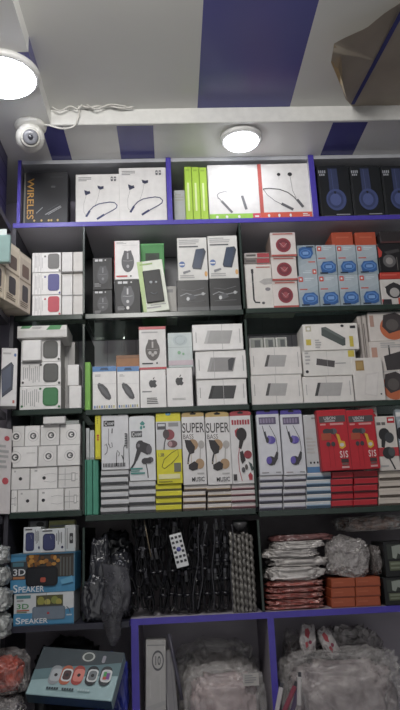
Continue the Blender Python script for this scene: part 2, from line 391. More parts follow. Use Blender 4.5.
# ================================================================== top row: boxed headsets in the blue cabinet
dark = M('1A1B20', .5)
GOLD = M('C08A34', .4)
art = [('r', .02, .0, .05, 1, M('6A675F')), ('t', 'WIRELES', .09, .12, .24, .90, GOLD, 1),
       ('l', [(.3, .79), (.44, .68)], .0025, GREY), ('l', [(.5, .82), (.84, .66)], .0035, GREY), ('l', [(.56, .82), (.86, .68)], .0012, M('B9B9BD')), ('l', [(.55, .74), (.8, .62)], .001, DGREY),
       ('rr', .62, .27, .72, .31, .02, DGREY), ('r', .6, .1, .9, .105, DGREY)] + [('e', a, .93, .022, .02, M('C9A860')) for a in (.26, .42, .58, .64, .78)]
carton('headset_box', 'black headset box with gold upright WIRELES lettering on the top shelf', 'box', 23, 172, 68, 223, zA, m=dark, art=art, d=.06, mats={'left': M('55545A')})
def neck(col, ear):
    return [('l', [(.25, .37), (.18, .58), (.18, .74), (.25, .83)], .0009, GREY), ('l', [(.54, .27), (.5, .45), (.43, .62)], .0009, GREY),
            ('l', [(.23, .83), (.29, .73), (.39, .64), (.5, .59), (.62, .57), (.76, .555), (.86, .57), (.915, .62), (.9, .67), (.83, .71), (.65, .79), (.47, .88)], .0035, col),
            ('l', [(.23, .83), (.31, .72)], .007, col), ('l', [(.47, .88), (.63, .795)], .007, col),
            ('p', [(.19, .31), (.27, .34), (.31, .33), (.33, .38), (.27, .4), (.22, .42), (.2, .37)], ear), ('p', [(.48, .23), (.56, .25), (.62, .24), (.62, .29), (.55, .31), (.5, .29)], ear),
            ('rr', .78, .06, .83, .15, .02, M('5A5A62')), ('rr', .85, .06, .9, .15, .02, M('5A5A62')), ('r', .79, .09, .82, .11, WHITE), ('r', .86, .09, .89, .11, WHITE)]
top = bars(.06, .06, .35, .15, 3, GREY, 2)
carton('headset_box', 'white neckband box leaning half behind its twin, beside the black one', 'box', 75.5, 174, 121, 222.5, zA, Y=.03, art=top+neck(M('34406E'), M('2A3050')), d=.05, group='boxed neckbands on the top shelf')
carton('headset_box', 'white neckband box with dark blue collar, left of the first blue divider', 'box', 119, 167.5, 166.5, 220.5, zA, Y=.008, art=top+neck(M('2A3364'), M('262B48')), d=.02, group='boxed neckbands on the top shelf')
carton('adapter_box', 'plain greyish white carton standing low behind the first blue divider', 'box', 174, 190, 187, 219.5, zA, Y=.08, m=M('C8CAD2'), art=bars(.1, .1, .8, .3, 3, FAINT), d=.1)
for k, (a, b) in enumerate(((185, 192.4), (192.4, 200), (200, 207.7))):
    carton('headset_box', f'lime green box spine, {("leftmost","middle","rightmost")[k]} of three beside the lime striped white carton', 'box', a, 166.5+.3*k, b, 219, zA, Y=.012, m=M('A4CF36', .4), d=.15,
           art=[('rr', .32, .3, .58, .82, .1, M('D8EBA2')), ('r', .2, .05, .7, .08, M('86B028')), ('r', .94, 0, 1, 1, M('7FA526'))], group='lime green box spines')
art = [('l', [(.3, .18), (.29, .5)], .001, LINE), ('l', [(.52, .4), (.55, .52), (.65, .56)], .001, LINE), ('l', [(.19, .62), (.17, .55), (.21, .515), (.32, .49), (.37, .5)], .003, GREY),
       ('l', [(.25, .66), (.45, .87)], .008, M('6C6C70')), ('l', [(.66, .57), (.73, .82)], .009, M('6C6C70')), ('l', [(.19, .6), (.27, .68)], .003, GREY),
       ('r', 0, .89, .85, 1, M('8CC63C')), ('r', .85, .89, 1, 1, M('D23A50')), ('e', .15, .945, .025, .025, WHITE), ('e', .34, .945, .025, .025, WHITE), ('e', .58, .945, .025, .025, WHITE), ('r', .89, .93, .97, .96, WHITE)]
carton('headset_box', 'white neckband box with lime bottom stripe under the bright downlight', 'box', 208.2, 164.5, 259, 218.5, zA, art=art, d=.05)
art = [('r', 0, .88, 1, 1, M('D8503C')), ('e', .41, .2, .035, .03, INK), ('e', .63, .2, .045, .035, INK), ('l', [(.63, .22), (.66, .5), (.72, .64)], .0011, INK), ('l', [(.41, .22), (.41, .3)], .0011, LINE),
       ('l', [(.08, .46), (.2, .45), (.4, .47), (.56, .53), (.68, .62), (.74, .7)], .0032, INK), ('l', [(.08, .46), (.16, .57), (.3, .68), (.42, .74)], .0018, DGREY),
       ('l', [(.42, .73), (.64, .84)], .0095, M('5A5A60')), ('l', [(.73, .66), (.84, .8)], .0095, M('5A5A60'))] + [('e', a, .94, .022, .028, WHITE) for a in (.16, .36, .58)] + bars(.82, .91, .96, .97, 2, WHITE)
carton('headset_box', 'white neckband box with red spine and red bottom stripe by the second divider', 'box', 258.8, 163.5, 310, 217, zA, art=[('r', 0, 0, .07, 1, M('C05048'))]+[(e[0],)+e[1:] for e in art], d=.05, mats={'left': M('C8544A')})
HB = M('3E4A7C', .35); HD = M('2A335C', .3)
for k, (a, b, lab) in enumerate(((318.5, 351, 'leftmost of three, next to the second blue divider'), (351.5, 382.5, 'the middle one of three'), (383, 414, 'cut off by the right edge of the photo'))):
    art = [('r', .04, .0, .05, 1, M('3A3B40')), ('r', .34, .05, .37, .5, HD), ('p', [(.34, .06), (.62, .06), (.64, .5), (.36, .5)], M('30395E')), ('l', [(.44, .06), (.46, .5)], .0016, M('47527F')), ('l', [(.54, .06), (.56, .5)], .0016, HD),
           ('e', .52, .66, .31, .205, HB), ('e', .5, .66, .24, .16, M('2F3964')), ('e', .5, .66, .17, .115, M('46538A')), ('p', [(.46, .5), (.54, .5), (.52, .55), (.48, .55)], dark),
           ('r', .48, .935, .9, .955, M('8A8C92')), ('r', .1, .96, .45, .97, M('55565C'))]
    art += [('r', x, .095, x+.035, .15, M('A4A8B2')) for x in (.04, .1, .16, .22)] + [('r', x, .165, x+.04, .2, M('A4A8B2')) for x in (.06, .12, .18)]
    carton('headphone_box', f'black box printed with blue over-ear headphones, {lab}', 'box', a, 165.5, b, 215.5-.8*k, zA, m=M('15181C', .45), art=art, d=.1, group='boxed over-ear headphones')
# things on the side shelving, left of the blue cabinet
def sidecarton(name, label, cat, t0, t1, zb, h, org, ang, d, m, art=(), group=None):
    """box of the left rack, its printed face turned to the room; the row runs from org towards the camera at an angle"""
    w = t1-t0; mb = MB(); mb.box((-d, -w/2+.0005, 0.0005), (0, w/2-.0005, h-.0005), m, .0012)
    put_art(mb, art, w, h, (0, -w/2, h), U=(0, 1, 0), N=(1, 0, 0))
    o = mb.build(name); tm = (t0+t1)/2; o.location = (org.x-math.sin(ang)*tm, org.y-math.cos(ang)*tm, zb); o.rotation_euler = (0, 0, -ang); return tag(o, label, cat, group)
pb = M('2E2B4C', .35)
z = tb
for k in range(4):
    mb = MB(); h = .066; w = .12
    mb.box((-w/2, 0, 0), (w/2, .14, h-.001), pb, .001); put_art(mb, [('r', .35, .35, .5, .62, M('6E6C86')), ('r', .53, .3, .6, .6, M('6E6C86')), ('r', .64, .35, .9, .64, M('6E6C86')), ('r', 0, .0, 1, .05, M('45436A'))], w, h, (-w/2, 0, h))
    o = mb.build('dark_carton'); o.location = (XL-.03-w/2, -.16, z+.0006); z += h
    tag(o, f'dark purple carton with faint print left of the blue cabinet, {("lowest","second up","third up","uppermost")[k]}', 'box', 'dark purple cartons at the far left')
# ================================================================== second row
z0, z1, z2 = ZB
# cartons with product faces on the side shelving
org = P(31, 280, -.004)
for k, (y0, y1, hh, mm) in enumerate(((.0, .07, .185, 'C4B6A4'), (.072, .15, .19, 'D4C6AE'), (.152, .23, .195, 'D0C2AA'), (.232, .31, .2, 'BCAE98'))):
    art = [('r', .05, .03, .95, .1, M('D8CBB6')), ('rr', .2, .2, .8, .42, .08, M('5A4A44') if k % 2 else M('6A5248')), ('rr', .25, .56, .75, .84, .1, M('3E3A3E')), ('r', .0, .47, 1, .5, M('8C7C68'))] + bars(.1, .86, .8, .96, 3, M('6A5E50'), k)
    sidecarton('gadget_box', f'beige printed carton facing sideways on the left rack, {("nearest the speaker cartons","second from the speaker cartons","third from the speaker cartons","nearest the camera")[k]}', 'box', y0, y1, ZB[0], hh, org, math.radians(17), .075, M(mm, .5), art, 'beige cartons on the left rack')
def speaker_art(col, lines=True, flip=False):
    a = [('r', x, .03, x+.012, .97, LINE) for x in (.09, .2, .3)] + vbars(.1, .1, .4, .9, 6, FAINT, 3)
    a += [('rr', .55, .07, .95, .83, .1, col), ('rr', .585, .11, .915, .79, .09, M('00000' + '0') if False else col)]
    a += [('e', .45, .2, .035, .045, col), ('e', .96, .92, .035, .045, col), ('r', 0, .985, 1, 1, GREY)]
    return a
cols = (M('C24452'), M('504E8C'), M('6E6C6A')); zz = z0
for k, (yt, yb) in enumerate(((295, 315), (272.5, 295), (252.5, 272.5))):
    n = ('red', 'blue', 'dark grey')[k]
    _, zz2 = carton('speaker_box', f'white carton with a {n} speaker picture, {("bottom","middle","top")[k]} of the stack, second row', 'box', 32, yt, 61, yb, zz, art=speaker_art(cols[k]), d=.09, group='white speaker cartons in the second row')
    for j, (a, b) in enumerate(((61.8, 72.6), (73, 83))):
        carton('small_carton', f'plain white narrow carton beside the {n} speaker picture, {("left","right")[j]} of the pair', 'box', a, yt, b, yb, zz, Y=.012+(.012 if k < 2 else .0), m=(PAPER, OFFW)[j], art=[('r', 0, .97, 1, 1, GREY), ('r', .97, 0, 1, 1, FAINT)], d=.08, h=zz2-zz, group='plain narrow cartons in the second row')
    zz = zz2
def mouse(cx, cy, rx, ry, body, det, tilt=0):
    a = [('e', cx, cy, rx, ry, body), ('p', [(cx-rx*.8, cy-ry*.5), (cx-rx*.55, cy-ry*1.08), (cx-rx*.1, cy-ry*1.02), (cx, cy-ry*.8), (cx+rx*.1, cy-ry*1.05), (cx+rx*.55, cy-ry*1.08), (cx+rx*.8, cy-ry*.5)], body),
         ('r', cx-.03, cy-ry*.85, cx+.03, cy-ry*.25, det), ('l', [(cx-rx*.75, cy-ry*.1), (cx, cy-ry*.05), (cx+rx*.75, cy-ry*.1)], .001, det), ('e', cx, cy+ry*.45, rx*.22, ry*.16, det)]
    return a
bk = M('121315', .5); ms = M('34353A', .45)
wt = M('C9CACC')
def mbox(seed): return [('r', .12, .05, .28, .12, wt), ('r', .32, .05, .5, .12, wt), ('r', .62, .06, .68, .1, wt)] + bars(.1, .8, .45, .92, 3, GREY, seed)
zz = z1; L = []
for k, (yt, yb) in enumerate(((290, 312.5), (257.5, 289.5))):
    _, zz = carton('mouse_box', f'black gaming mouse carton by the left glass divider, {("lower","upper")[k]} one of two', 'box', 92.5, yt, 112.5, yb, zz, Y=.03, m=bk, art=mbox(k)+mouse(.52, .55, .28, .27, ms, M('77787C')), d=.07, group='black mouse cartons')
_, zz = carton('mouse_box', 'black carton with light grey mouse picture under the white mouse carton', 'box', 114.8, 279.5, 140.5, 312, z1, m=bk, art=mbox(3)+mouse(.5, .52, .26, .3, M('55565A'), M('C8C8CA'))+[('e', .5, .84, .06, .05, WHITE)], d=.08)
carton('mouse_box', 'white mouse carton with red print standing on a black carton', 'box', 114.5, 240.5, 140, 279.5, zz, m=WHITE, art=bars(.08, .04, .5, .1, 2, LINE)+mouse(.52, .55, .25, .27, M('4E4E52'), M('A5A5A8'))+[('r', .06, .9, .5, .94, RED), ('r', .6, .9, .66, .94, INK), ('l', [(0, .02), (0, .98)], .002, RED), ('l', [(.3, .13), (.9, .13)], .0008, FAINT)], d=.08, mats={'left': M('B8433F')})
GR = M('2F8A3A', .45)
carton('charger_box', 'bright green carton half hidden behind the tilted white green pack', 'box', 141, 243.5, 165, 311.5, z1, Y=.075, m=GR, art=[('r', .2, .13, .8, .24, M('16321C')), ('e', .5, .2, .2, .05, M('102214')), ('r', 0, .0, 1, .02, M('57B060'))], d=.1)
def window_parts(o, w, h, d):
    mb = MB(); mb.box((-.33*w, -.006, .17*h), (.36*w, -.0008, .80*h), M('131417', .5), .002)
    wd_ = mb.build('display_window', o)
    for u, v, r in ((-.06, .56, .004), (.14, .55, .003)):
        MB().lathe([(.0005, -.0076), (r, -.0075), (r+.001, -.006)], M('B9BEC2', .1), c=(u*w, 0, v*h), n=16, axis='y').build('earbud', wd_)
    MB().tube([(-.12*w, -.0068, .36*h), (0, -.0068, .32*h), (.14*w, -.0068, .35*h)], .0012, M('7A8084'), 5).build('strap', wd_)
carton('smart_watch_pack', 'tilted white and pale green pack with a black window in the second row', 'pack', 143, 260, 169, 311.3, z1+.004, Y=.012, d=.045, m=M('DDE3D2'), tilt=6.5, art=[('p', [(0, 0), (.22, 0), (.12, 1), (0, 1)], M('B5CF8A')), ('r', .1, .05, .6, .08, M('8FB060')), ('r', .15, .9, .7, .93, LINE), ('r', .3, .86, .9, .88, LINE)], parts=window_parts)
carton('small_carton', 'grey white carton edge showing right of the tilted green pack', 'box', 166, 286, 176.5, 311, z1, Y=.075, m=M('B4B2AE'), art=[('r', .1, .1, .7, .2, GREY)], d=.08)
PBK = M('2C3442', .3)
def pbank_art(seed):
    return bars(.06, .05, .8, .18, 3, LINE, seed) + [('r', .06, .2, .7, .23, DGREY), ('p', [(.62, .28), (.9, .26), (.96, .34), (.78, .76), (.5, .74), (.47, .68)], PBK), ('p', [(.62, .28), (.88, .29), (.74, .72), (.5, .71)], M('3F4A5E', .25)),
            ('e', .14, .63, .1, .07, M('4E6CA8')), ('r', .05, .62, .22, .65, WHITE), ('p', [(.16, .8), (.4, .76), (.42, .8), (.18, .86)], M('7C7E82')), ('e', .93, .86, .05, .06, M('D8A05A'))] + bars(.06, .88, .6, .97, 2, LINE, seed+5)
zz = z1
dk = M('141518', .4)
tops = []
for k, (a, b, yt, yb) in enumerate(((177, 209, 280, 311), (209.6, 241, 278, 310))):
    art = [('r', .0, .86, 1, 1, M('4A4C4E', .4)), ('l', [(.1, .5), (.3, .42), (.55, .5), (.9, .44)], .003, M('8E9094')), ('l', [(.14, .3), (.5, .35), (.86, .26)], .0018, M('5A5C60')), ('p', [(.25, .5), (.5, .46), (.62, .58), (.4, .66)], M('4A4C50')), ('e', .34, .6, .05, .06, M('C9CACC')), ('e', .82, .45, .05, .05, M('A9AAAC')), ('l', [(.15, .7), (.85, .68)], .0012, M('6A6C70'))]
    _, zt = carton('gadget_box', f'glossy black carton under the {("left","right")[k]} white power bank carton', 'box', a, yt, b, yb, z1, m=dk, art=art, d=.1, group='glossy black cartons'); tops.append(zt)
for k, (a, b, yt, yb) in enumerate(((177.5, 207.5, 237.5, 280), (208.2, 238, 235.5, 278))):
    carton('power_bank_box', f'white carton picturing a dark power bank, {("left","right")[k]} of the pair on glossy black cartons', 'box', a, yt, b, yb, tops[k], Y=.016, m=M('DAD9D4'), art=pbank_art(k), d=.08, group='power bank cartons in the second row')
# right bay
zz = z2
WB = M('D4CFC9', .45)
_, zz = carton('cable_box', 'long white carton with a black plug lead picture at the left of the right bay', 'box', 245.8, 264.5, 272.5, 307.5, z2, Y=.01, m=WB, d=.1,
       art=[('l', [(.27, .12), (.27, .8), (.32, .86), (.5, .87)], .0055, INK), ('l', [(.27, .1), (.27, .2)], .008, INK), ('e', .62, .88, .06, .03, DGREY), ('p', [(.5, .4), (.7, .33), (1, .32), (1, .45), (.7, .47)], M('A9A5A2')), ('e', .82, .57, .1, .04, M('77747A')), ('r', .42, .05, .95, .08, M('B06A60')), ('r', 0, .4, 1, .405, FAINT)])
for k in range(3):
    m_ = (M('B9B4B0'), M('77706C'), M('C4BEBA'))[k]
    _, zz = carton('small_carton', f'small red ended carton behind the plug lead carton, {("lowest","middle","uppermost")[k]} of three', 'box', 243.5, 259-7*k, 269.5, 266-7*k, zz, Y=.05, m=m_, d=.08, h=.0195, art=[('r', .5, .1, 1, .9, M('A8343C')), ('r', .08, .3, .45, .7, M('55504E'))], group='small red ended cartons')
zz = z2
for k, (a, b, yt, yb) in enumerate(((272.8, 298.2, 281, 306), (271.5, 297, 257, 281), (270.5, 296, 232.5, 257))):
    art = [('r', 0, 0, 1, .13, M('C9BDB8')), ('r', .1, .03, .9, .09, M('A8544C')), ('e', .5, .53, .3, .3, M('8C2A36')), ('e', .5, .53, .24, .24, M('6E2430')), ('e', .5, .53, .12, .12, M('9A3E46')), ('r', 0, .92, 1, 1, M('B04A44')), ('l', [(.36, .44), (.5, .6), (.64, .46)], .0012, M('C8A0A0'))]
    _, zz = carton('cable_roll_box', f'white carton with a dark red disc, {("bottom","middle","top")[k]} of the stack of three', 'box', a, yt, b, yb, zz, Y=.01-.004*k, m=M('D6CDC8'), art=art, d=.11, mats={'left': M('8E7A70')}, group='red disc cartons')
SB = M('8FA0AC', .4); SBD = M('2F5A9C', .3); SBL = M('4F7EC4', .3)
def js(flip=False):
    a = [('p', [(0, .0), (1, 0), (1, .3), (0, .55)], M('A2B0BA')), ('p', [(0, .55), (1, .3), (1, .45), (0, .7)], M('98A7B2')), ('rr', .05, .04, .27, .2, .04, M('CC4A3E')), ('r', .11, .09, .2, .15, WHITE), ('r', .07, .42, .45, .46, M('C4584C')), ('r', .35, .08, .8, .11, M('C4D0D6')), ('r', .35, .14, .65, .16, M('C4D0D6')),
         ('p', [(.2, .93), (.14, .72), (.3, .56), (.75, .54), (.94, .66), (.92, .88), (.7, .94)], SBD), ('e', .56, .72, .32, .14, SBL), ('e', .56, .73, .24, .1, SBD), ('rr', .4, .68, .72, .78, .03, M('6F9AD6')), ('r', .1, .91, .5, .955, M('1E2A3C'))]
    if flip:
        out = []
        for e in a:
            if e[0] in ('r',): out.append(('r', 1-e[3], 1-e[4], 1-e[1], 1-e[2], e[5]))
            elif e[0] == 'rr': out.append(('rr', 1-e[3], 1-e[4], 1-e[1], 1-e[2], e[5], e[6]))
            elif e[0] == 'e': out.append(('e', 1-e[1], 1-e[2], e[3], e[4], e[5]))
            elif e[0] == 'p': out.append(('p', [(1-u, 1-v) for u, v in e[1]], e[2]))
        a = out
    return a
low = []
for k, (a, b) in enumerate(((298.4, 318.8), (319.2, 339), (339.4, 359.2), (359.6, 379.6))):
    _, zt = carton('speaker_box', f'pale carton with a blue speaker, bottom row, {ORD[k]} from the red disc stack', 'box', a, 275.5-.5*k, b, 306-.6*k, z2, m=SB, art=js(), d=.09, group='blue speaker cartons'); low.append(zt)
for k, (a, b) in enumerate(((297.8, 316.4), (316.8, 336.6), (337, 356.6), (357, 377.6))):
    lab = 'pale blue grey speaker carton standing upside down in the upper row' if k == 0 else f'pale carton with a blue speaker, upper row, {ORD[k-1]} right of the upside down one'
    _, zt = carton('speaker_box', lab, 'box', a, 245, b, 275-.5*k, max(low), Y=.014, m=SB, art=js(k == 0), d=.09, group='blue speaker cartons'); up = zt
for k, (a, b) in enumerate(((331.5, 353), (355, 376))):
    carton('orange_carton', f'flat orange red carton lying on the blue speaker cartons, {("left","right")[k]} one', 'box', a, 232, b, 244, up, Y=.03, m=M('B8482E', .45), art=[('r', 0, .88, 1, 1, M('8A3424')), ('r', .2, .3, .8, .4, M('C85C42'))], d=.1, group='flat orange cartons')
_, zt = carton('headset_box', 'white black carton with a red base picturing a headset at the right edge, second row', 'box', 381, 279, 408, 304, z2, m=M('C9C4C0'), d=.09, art=[('e', .5, .45, .32, .3, M('26262A')), ('e', .5, .52, .18, .18, M('A9A6A4')), ('p', [(.15, .3), (.5, .12), (.85, .3), (.8, .4), (.5, .24), (.2, .4)], INK), ('r', .0, .78, .35, 1, INK), ('r', .6, .74, 1, 1, M('C2402E')), ('p', [(.0, .78), (.06, .78), (.0, .95)], RED)])
_, zt = carton('red_carton', 'flat bright red carton lying on the headset carton at the right edge', 'box', 380, 272, 408, 279, zt, m=M('C03428'), d=.09, art=[('r', .05, .3, .6, .5, M('D8564A'))])
_, zt = carton('headset_box', 'black carton with a red corner above the bright red carton', 'box', 378.5, 243, 408, 272, zt, m=M('1D1C1F', .3), d=.09, art=[('p', [(0, .1), (.14, .3), (.1, .45), (0, .5)], M('B8342C')), ('e', .35, .62, .22, .22, M('5A585A')), ('e', .35, .62, .12, .12, M('8A8684')), ('p', [(.2, .3), (.7, .2), (.75, .3), (.3, .4)], M('3A383A')), ('r', .6, .5, .62, .95, M('77716E'))])
carton('dark_carton', 'dark brown flat carton on top of the pile at the right edge, second row', 'box', 380, 231, 408, 243, zt, m=M('2A2628', .4), d=.09, art=[('r', .0, .85, 1, 1, M('4A2A2A'))])
# ================================================================== third row
z0, z1, z2 = ZC
cols = (M('2F6E3E'), M('4A4A48'), M('4E4E4C')); zz = z0
for k, (a, b, yt, yb) in enumerate(((19.5, 61, 386, 408.5), (20.5, 61, 362, 386), (21, 60.5, 339.5, 362))):
    n = ('green', 'grey', 'grey')[k]
    sa = vbars(.06, .1, .5, .9, 9, LINE, k+4)+[('rr', .56, .07, .94, .86, .1, cols[k]), ('rr', .6, .12, .9, .8, .09, M(('397A48', '555553', '565654')[k])), ('e', .06, .85, .03, .05, cols[k]), ('e', .96, .9, .03, .05, cols[k]), ('e', .5, .12, .03, .04, cols[k])]
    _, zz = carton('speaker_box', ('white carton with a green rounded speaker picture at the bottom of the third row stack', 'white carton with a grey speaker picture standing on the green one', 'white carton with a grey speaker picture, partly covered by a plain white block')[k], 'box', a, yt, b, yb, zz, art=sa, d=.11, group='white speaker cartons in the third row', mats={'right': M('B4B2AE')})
carton('small_carton', 'plain white block standing before the upper grey speaker picture', 'box', 22, 340, 41.5, 361.5, zz-(P(40, 339.5).z-P(40, 362).z)+.0005, Y=-.006, m=WHITE, art=[('r', .93, 0, 1, 1, FAINT)], d=.0165)
carton('speaker_box', 'white carton with green patches lying on top of the third row stack', 'box', 17, 325.5, 67, 341, zz, Y=-.006, d=.12, m=M('DCDAD6'), art=[('p', [(.1, 0), (.3, 0), (.24, .22), (.06, .22)], M('4C8A58')), ('p', [(.66, 0), (.9, 0), (.86, .36), (.58, .36)], M('3E8A4C')), ('r', 0, .4, 1, .43, FAINT), ('p', [(.02, .45), (.0, .95), (.98, .95), (.97, .45)], M('C9C7C4'))]+bars(.3, .08, .55, .3, 3, LINE, 9))
zz = z0
for k, (a, b, yt, yb) in enumerate(((69, 81.5, 385.5, 408.3), (67.5, 79, 364.5, 385.5))):
    _, zz = carton('small_carton', f'plain white narrow carton by the left glass divider in the third row, {("lower","upper")[k]} one', 'box', a, yt, b, yb, zz, Y=.01, m=WHITE, art=[('r', .94, 0, 1, 1, FAINT)], d=.08, group='plain narrow cartons in the third row')
carton('small_carton', 'dim grey white upright carton behind the narrow white ones, third row', 'box', 63.5, 342, 75, 408, z0, Y=.1, m=M('A9A7A6'), art=[('r', .4, 0, .45, 1, GREY)], d=.1)
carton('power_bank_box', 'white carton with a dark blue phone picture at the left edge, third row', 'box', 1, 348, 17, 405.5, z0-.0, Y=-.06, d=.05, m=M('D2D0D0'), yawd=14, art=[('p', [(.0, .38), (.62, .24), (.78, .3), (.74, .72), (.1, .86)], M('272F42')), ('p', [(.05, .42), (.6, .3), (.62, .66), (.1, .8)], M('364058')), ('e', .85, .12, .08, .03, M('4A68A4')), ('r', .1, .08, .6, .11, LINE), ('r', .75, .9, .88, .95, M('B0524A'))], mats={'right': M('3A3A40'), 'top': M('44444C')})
carton('charger_box', 'lime green box spine by the left glass divider in the third row', 'box', 83.8, 362, 90.5, 408, z1, m=M('6FB23C'), art=[('r', .1, .0, .2, 1, M('8CC65C'))], d=.12)
BL = M('3F78B8', .4)
def bm_art(s): return [('r', 0, 0, 1, .12, BL), ('p', [(.36, .03), (.62, .03), (.68, .09), (.3, .09)], M('24446C'))] + bars(.1, .19, .35, .25, 2, LINE, s) + [('p', [(.2, .42), (.26, .38), (.44, .42), (.62, .52), (.76, .68), (.78, .75), (.7, .79), (.55, .76), (.36, .64), (.22, .5)], M('4A4A4E')), ('p', [(.26, .44), (.42, .48), (.62, .62), (.7, .72), (.6, .71), (.4, .6)], M('5E5E62'))] + [('r', .06+.1*i, .91, .12+.1*i, .97, (BL, M('8A8C90'), M('B8B070'))[i % 3]) for i in range(9)] + [('r', 0, .41, 1, .415, FAINT)]
for k, (a, b) in enumerate(((92.5, 116.6), (117.2, 139.5))):
    _, zt = carton('mouse_box', f'white mouse carton with a blue lid, {("left one next to the lime spine","right one next to the dark fruit emblem")[k]}', 'box', a, 366.3, b, 407.5, z1, art=bm_art(k), d=.07, mats={'top': BL}, group='blue topped mouse cartons')
carton('brown_carton', 'plain brown cardboard carton behind the blue topped mouse cartons', 'box', 116, 355, 141, 372, z1, Y=.084, m=M('A5714A', .6), art=[('r', 0, .0, 1, .06, M('8A5C3A'))], d=.08, h=P(128, 355, .084).z-z1)
def fruit(cx, cy, s, m, asp):                              # the fruit emblem
    pts = [(0, -.62), (.2, -.72), (.45, -.74), (.72, -.58), (.84, -.42), (.66, -.22), (.6, .02), (.7, .28), (.92, .42), (.78, .72), (.56, .98), (.38, 1.02), (.1, .93), (-.1, .93), (-.36, 1.03), (-.58, .93), (-.8, .62), (-.93, .2), (-.92, -.2), (-.74, -.54), (-.46, -.72), (-.2, -.7)]
    leaf = [(0, -.82), (.02, -1.05), (.16, -1.28), (.38, -1.4), (.36, -1.14), (.2, -.9)]
    return [('p', [(cx+x*s, cy+y*s*asp) for x, y in pts], m), ('p', [(cx+x*s, cy+y*s*asp) for x, y in leaf], m)]
tp = []
for k, (a, b, yt, yb) in enumerate(((140, 166.2, 369.5, 407), (166.8, 192.8, 367.5, 406.8))):
    extra = bars(.08, .56, .45, .63, 1, GREY, 2)+bars(.25, .74, .7, .92, 4, M('4A4A4C'), 5) if k == 0 else bars(.2, .78, .75, .84, 2, LINE, 6)
    _, zt = carton('adapter_box', f'white adapter carton with dark fruit emblem, {("left one under the red edged mouse carton","right one under the pale carton")[k]}', 'box', a, yt, b, yb, z1, art=fruit(.5, .36 if k == 0 else .34, .17, M('3A3A3C'), .68)+extra, d=.08, group='fruit emblem cartons'); tp.append(zt)
RB = M('B8323A', .4)
carton('mouse_box', 'white mouse carton with red top and base edges standing in the third row', 'box', 139, 326.5, 166.2, 370, tp[0], m=M('D9D6D4'), d=.09, art=[('r', 0, 0, 1, .07, RB), ('r', 0, .95, 1, 1, RB), ('r', .1, .12, .7, .15, LINE)]+mouse(.5, .56, .27, .24, M('55504E'), M('A9A4A2'))+[('e', .4, .62, .06, .04, M('B0ACAA')), ('e', .6, .62, .06, .04, M('B0ACAA')), ('r', .1, .85, .5, .88, INK), ('r', .62, .84, .68, .88, INK)], mats={'left': RB, 'top': RB, 'bottom': RB})
carton('adapter_box', 'pale mint tinted carton standing on the right fruit emblem carton', 'box', 168, 332.5, 192.6, 368, tp[1], m=M('C3CFCE'), d=.08, art=[('r', 0, .42, 1, .43, M('9AA8A8')), ('e', .5, .22, .3, .16, M('B2C0C2')), ('l', arc(.5, .22, .2, .12, 0, 300), .0012, M('8E9CA0')), ('e', .45, .58, .07, .05, M('7CB088')), ('e', .62, .62, .05, .035, M('7CB088')), ('r', 0, .8, 1, .94, M('C9B8C0'))])
def pbw(main, edge, seam=.52, side=.0):
    return [('p', [(.3, .24), (.8, .26), (.73, .76), (.22, .74)], main), ('p', [(.3, .24), (.36, .24), (.28, .74), (.22, .74)], edge), ('r', seam, 0, seam+.008, 1, LINE), ('r', .06, .3, .075, .7, LINE), ('r', .93, .2, .945, .75, LINE), ('r', .0, .97, 1, 1, FAINT)]
zz = z1
DV = (M('3A3A3C'), M('8C8A8A'), M('A4A3A2'))
for k, (a, b, yt, yb) in enumerate(((196.8, 247, 379, 406.5), (195.5, 246.5, 350.5, 378), (192.5, 243, 324, 350))):
    art = pbw(DV[k], (M('2A2A2C'), M('9A9898'), M('B8B7B6'))[k], (.53, .36, .58)[k])
    if k == 1: art += [('p', [(.64, .34), (.72, .26), (.78, .3), (.71, .72), (.64, .7)], M('3E3E42'))]
    if k == 2: art += [('r', .1, .5, .16, .75, WHITE)]
    _, zz = carton('power_bank_box', f'wide white carton picturing a {("dark slab","grey slab with dark edge","pale grey slab")[k]}, {("bottom","middle","top")[k]} of the middle bay stack', 'box', a, yt, b, yb, zz, Y=.012-.004*k, m=WHITE, art=art, d=.1, group='wide power bank cartons, middle bay')
zz = z2
for k, (a, b, yt, yb) in enumerate(((251, 302.5, 374.8, 403.5), (250, 301.5, 347, 374.6))):
    art = pbw(M('A5A3A2'), M('4A4848'), .48)
    art[0] = ('p', [(.34, .28), (.72, .3), (.66, .72), (.27, .7)], M('A5A3A2')); art[1] = ('p', [(.34, .28), (.39, .28), (.33, .7), (.27, .7)], M('4A4848'))
    _, zz = carton('power_bank_box', f'wide white carton with a dark edged grey slab, {("lower","upper")[k]} one right of the glass divider', 'box', a, yt, b, yb, zz, Y=.012, m=M('DEDAD6'), art=art, d=.1, group='wide power bank cartons, right bay')
for k, (a, b) in enumerate(((248.5, 263), (263.4, 275), (275.4, 287))):
    carton('case_box', f'small grey printed carton lying behind the wide white cartons, {("left","middle","right")[k]} one', 'box', a, 332+.4*k, b, 346.5, zz, Y=.05, m=M('A9ACA6'), d=.08, h=.043, art=[('r', .15, .12, .85, .9, M('8A8E88')), ('r', .4, .2, .8, .75, M('55585A')), ('r', .05, .05, .1, .95, WHITE)], group='small grey cartons behind the power banks')
zz = z2; YE = M('C8B23A', .5)
_, zz = carton('power_bank_box', 'wide white carton with a grey slab at the bottom of the yellow marked stack', 'box', 303, 376, 353.5, 402.8, zz, m=M('DEDAD6'), d=.1, art=pbw(M('A5A3A2'), M('3A3A3C'), .47))
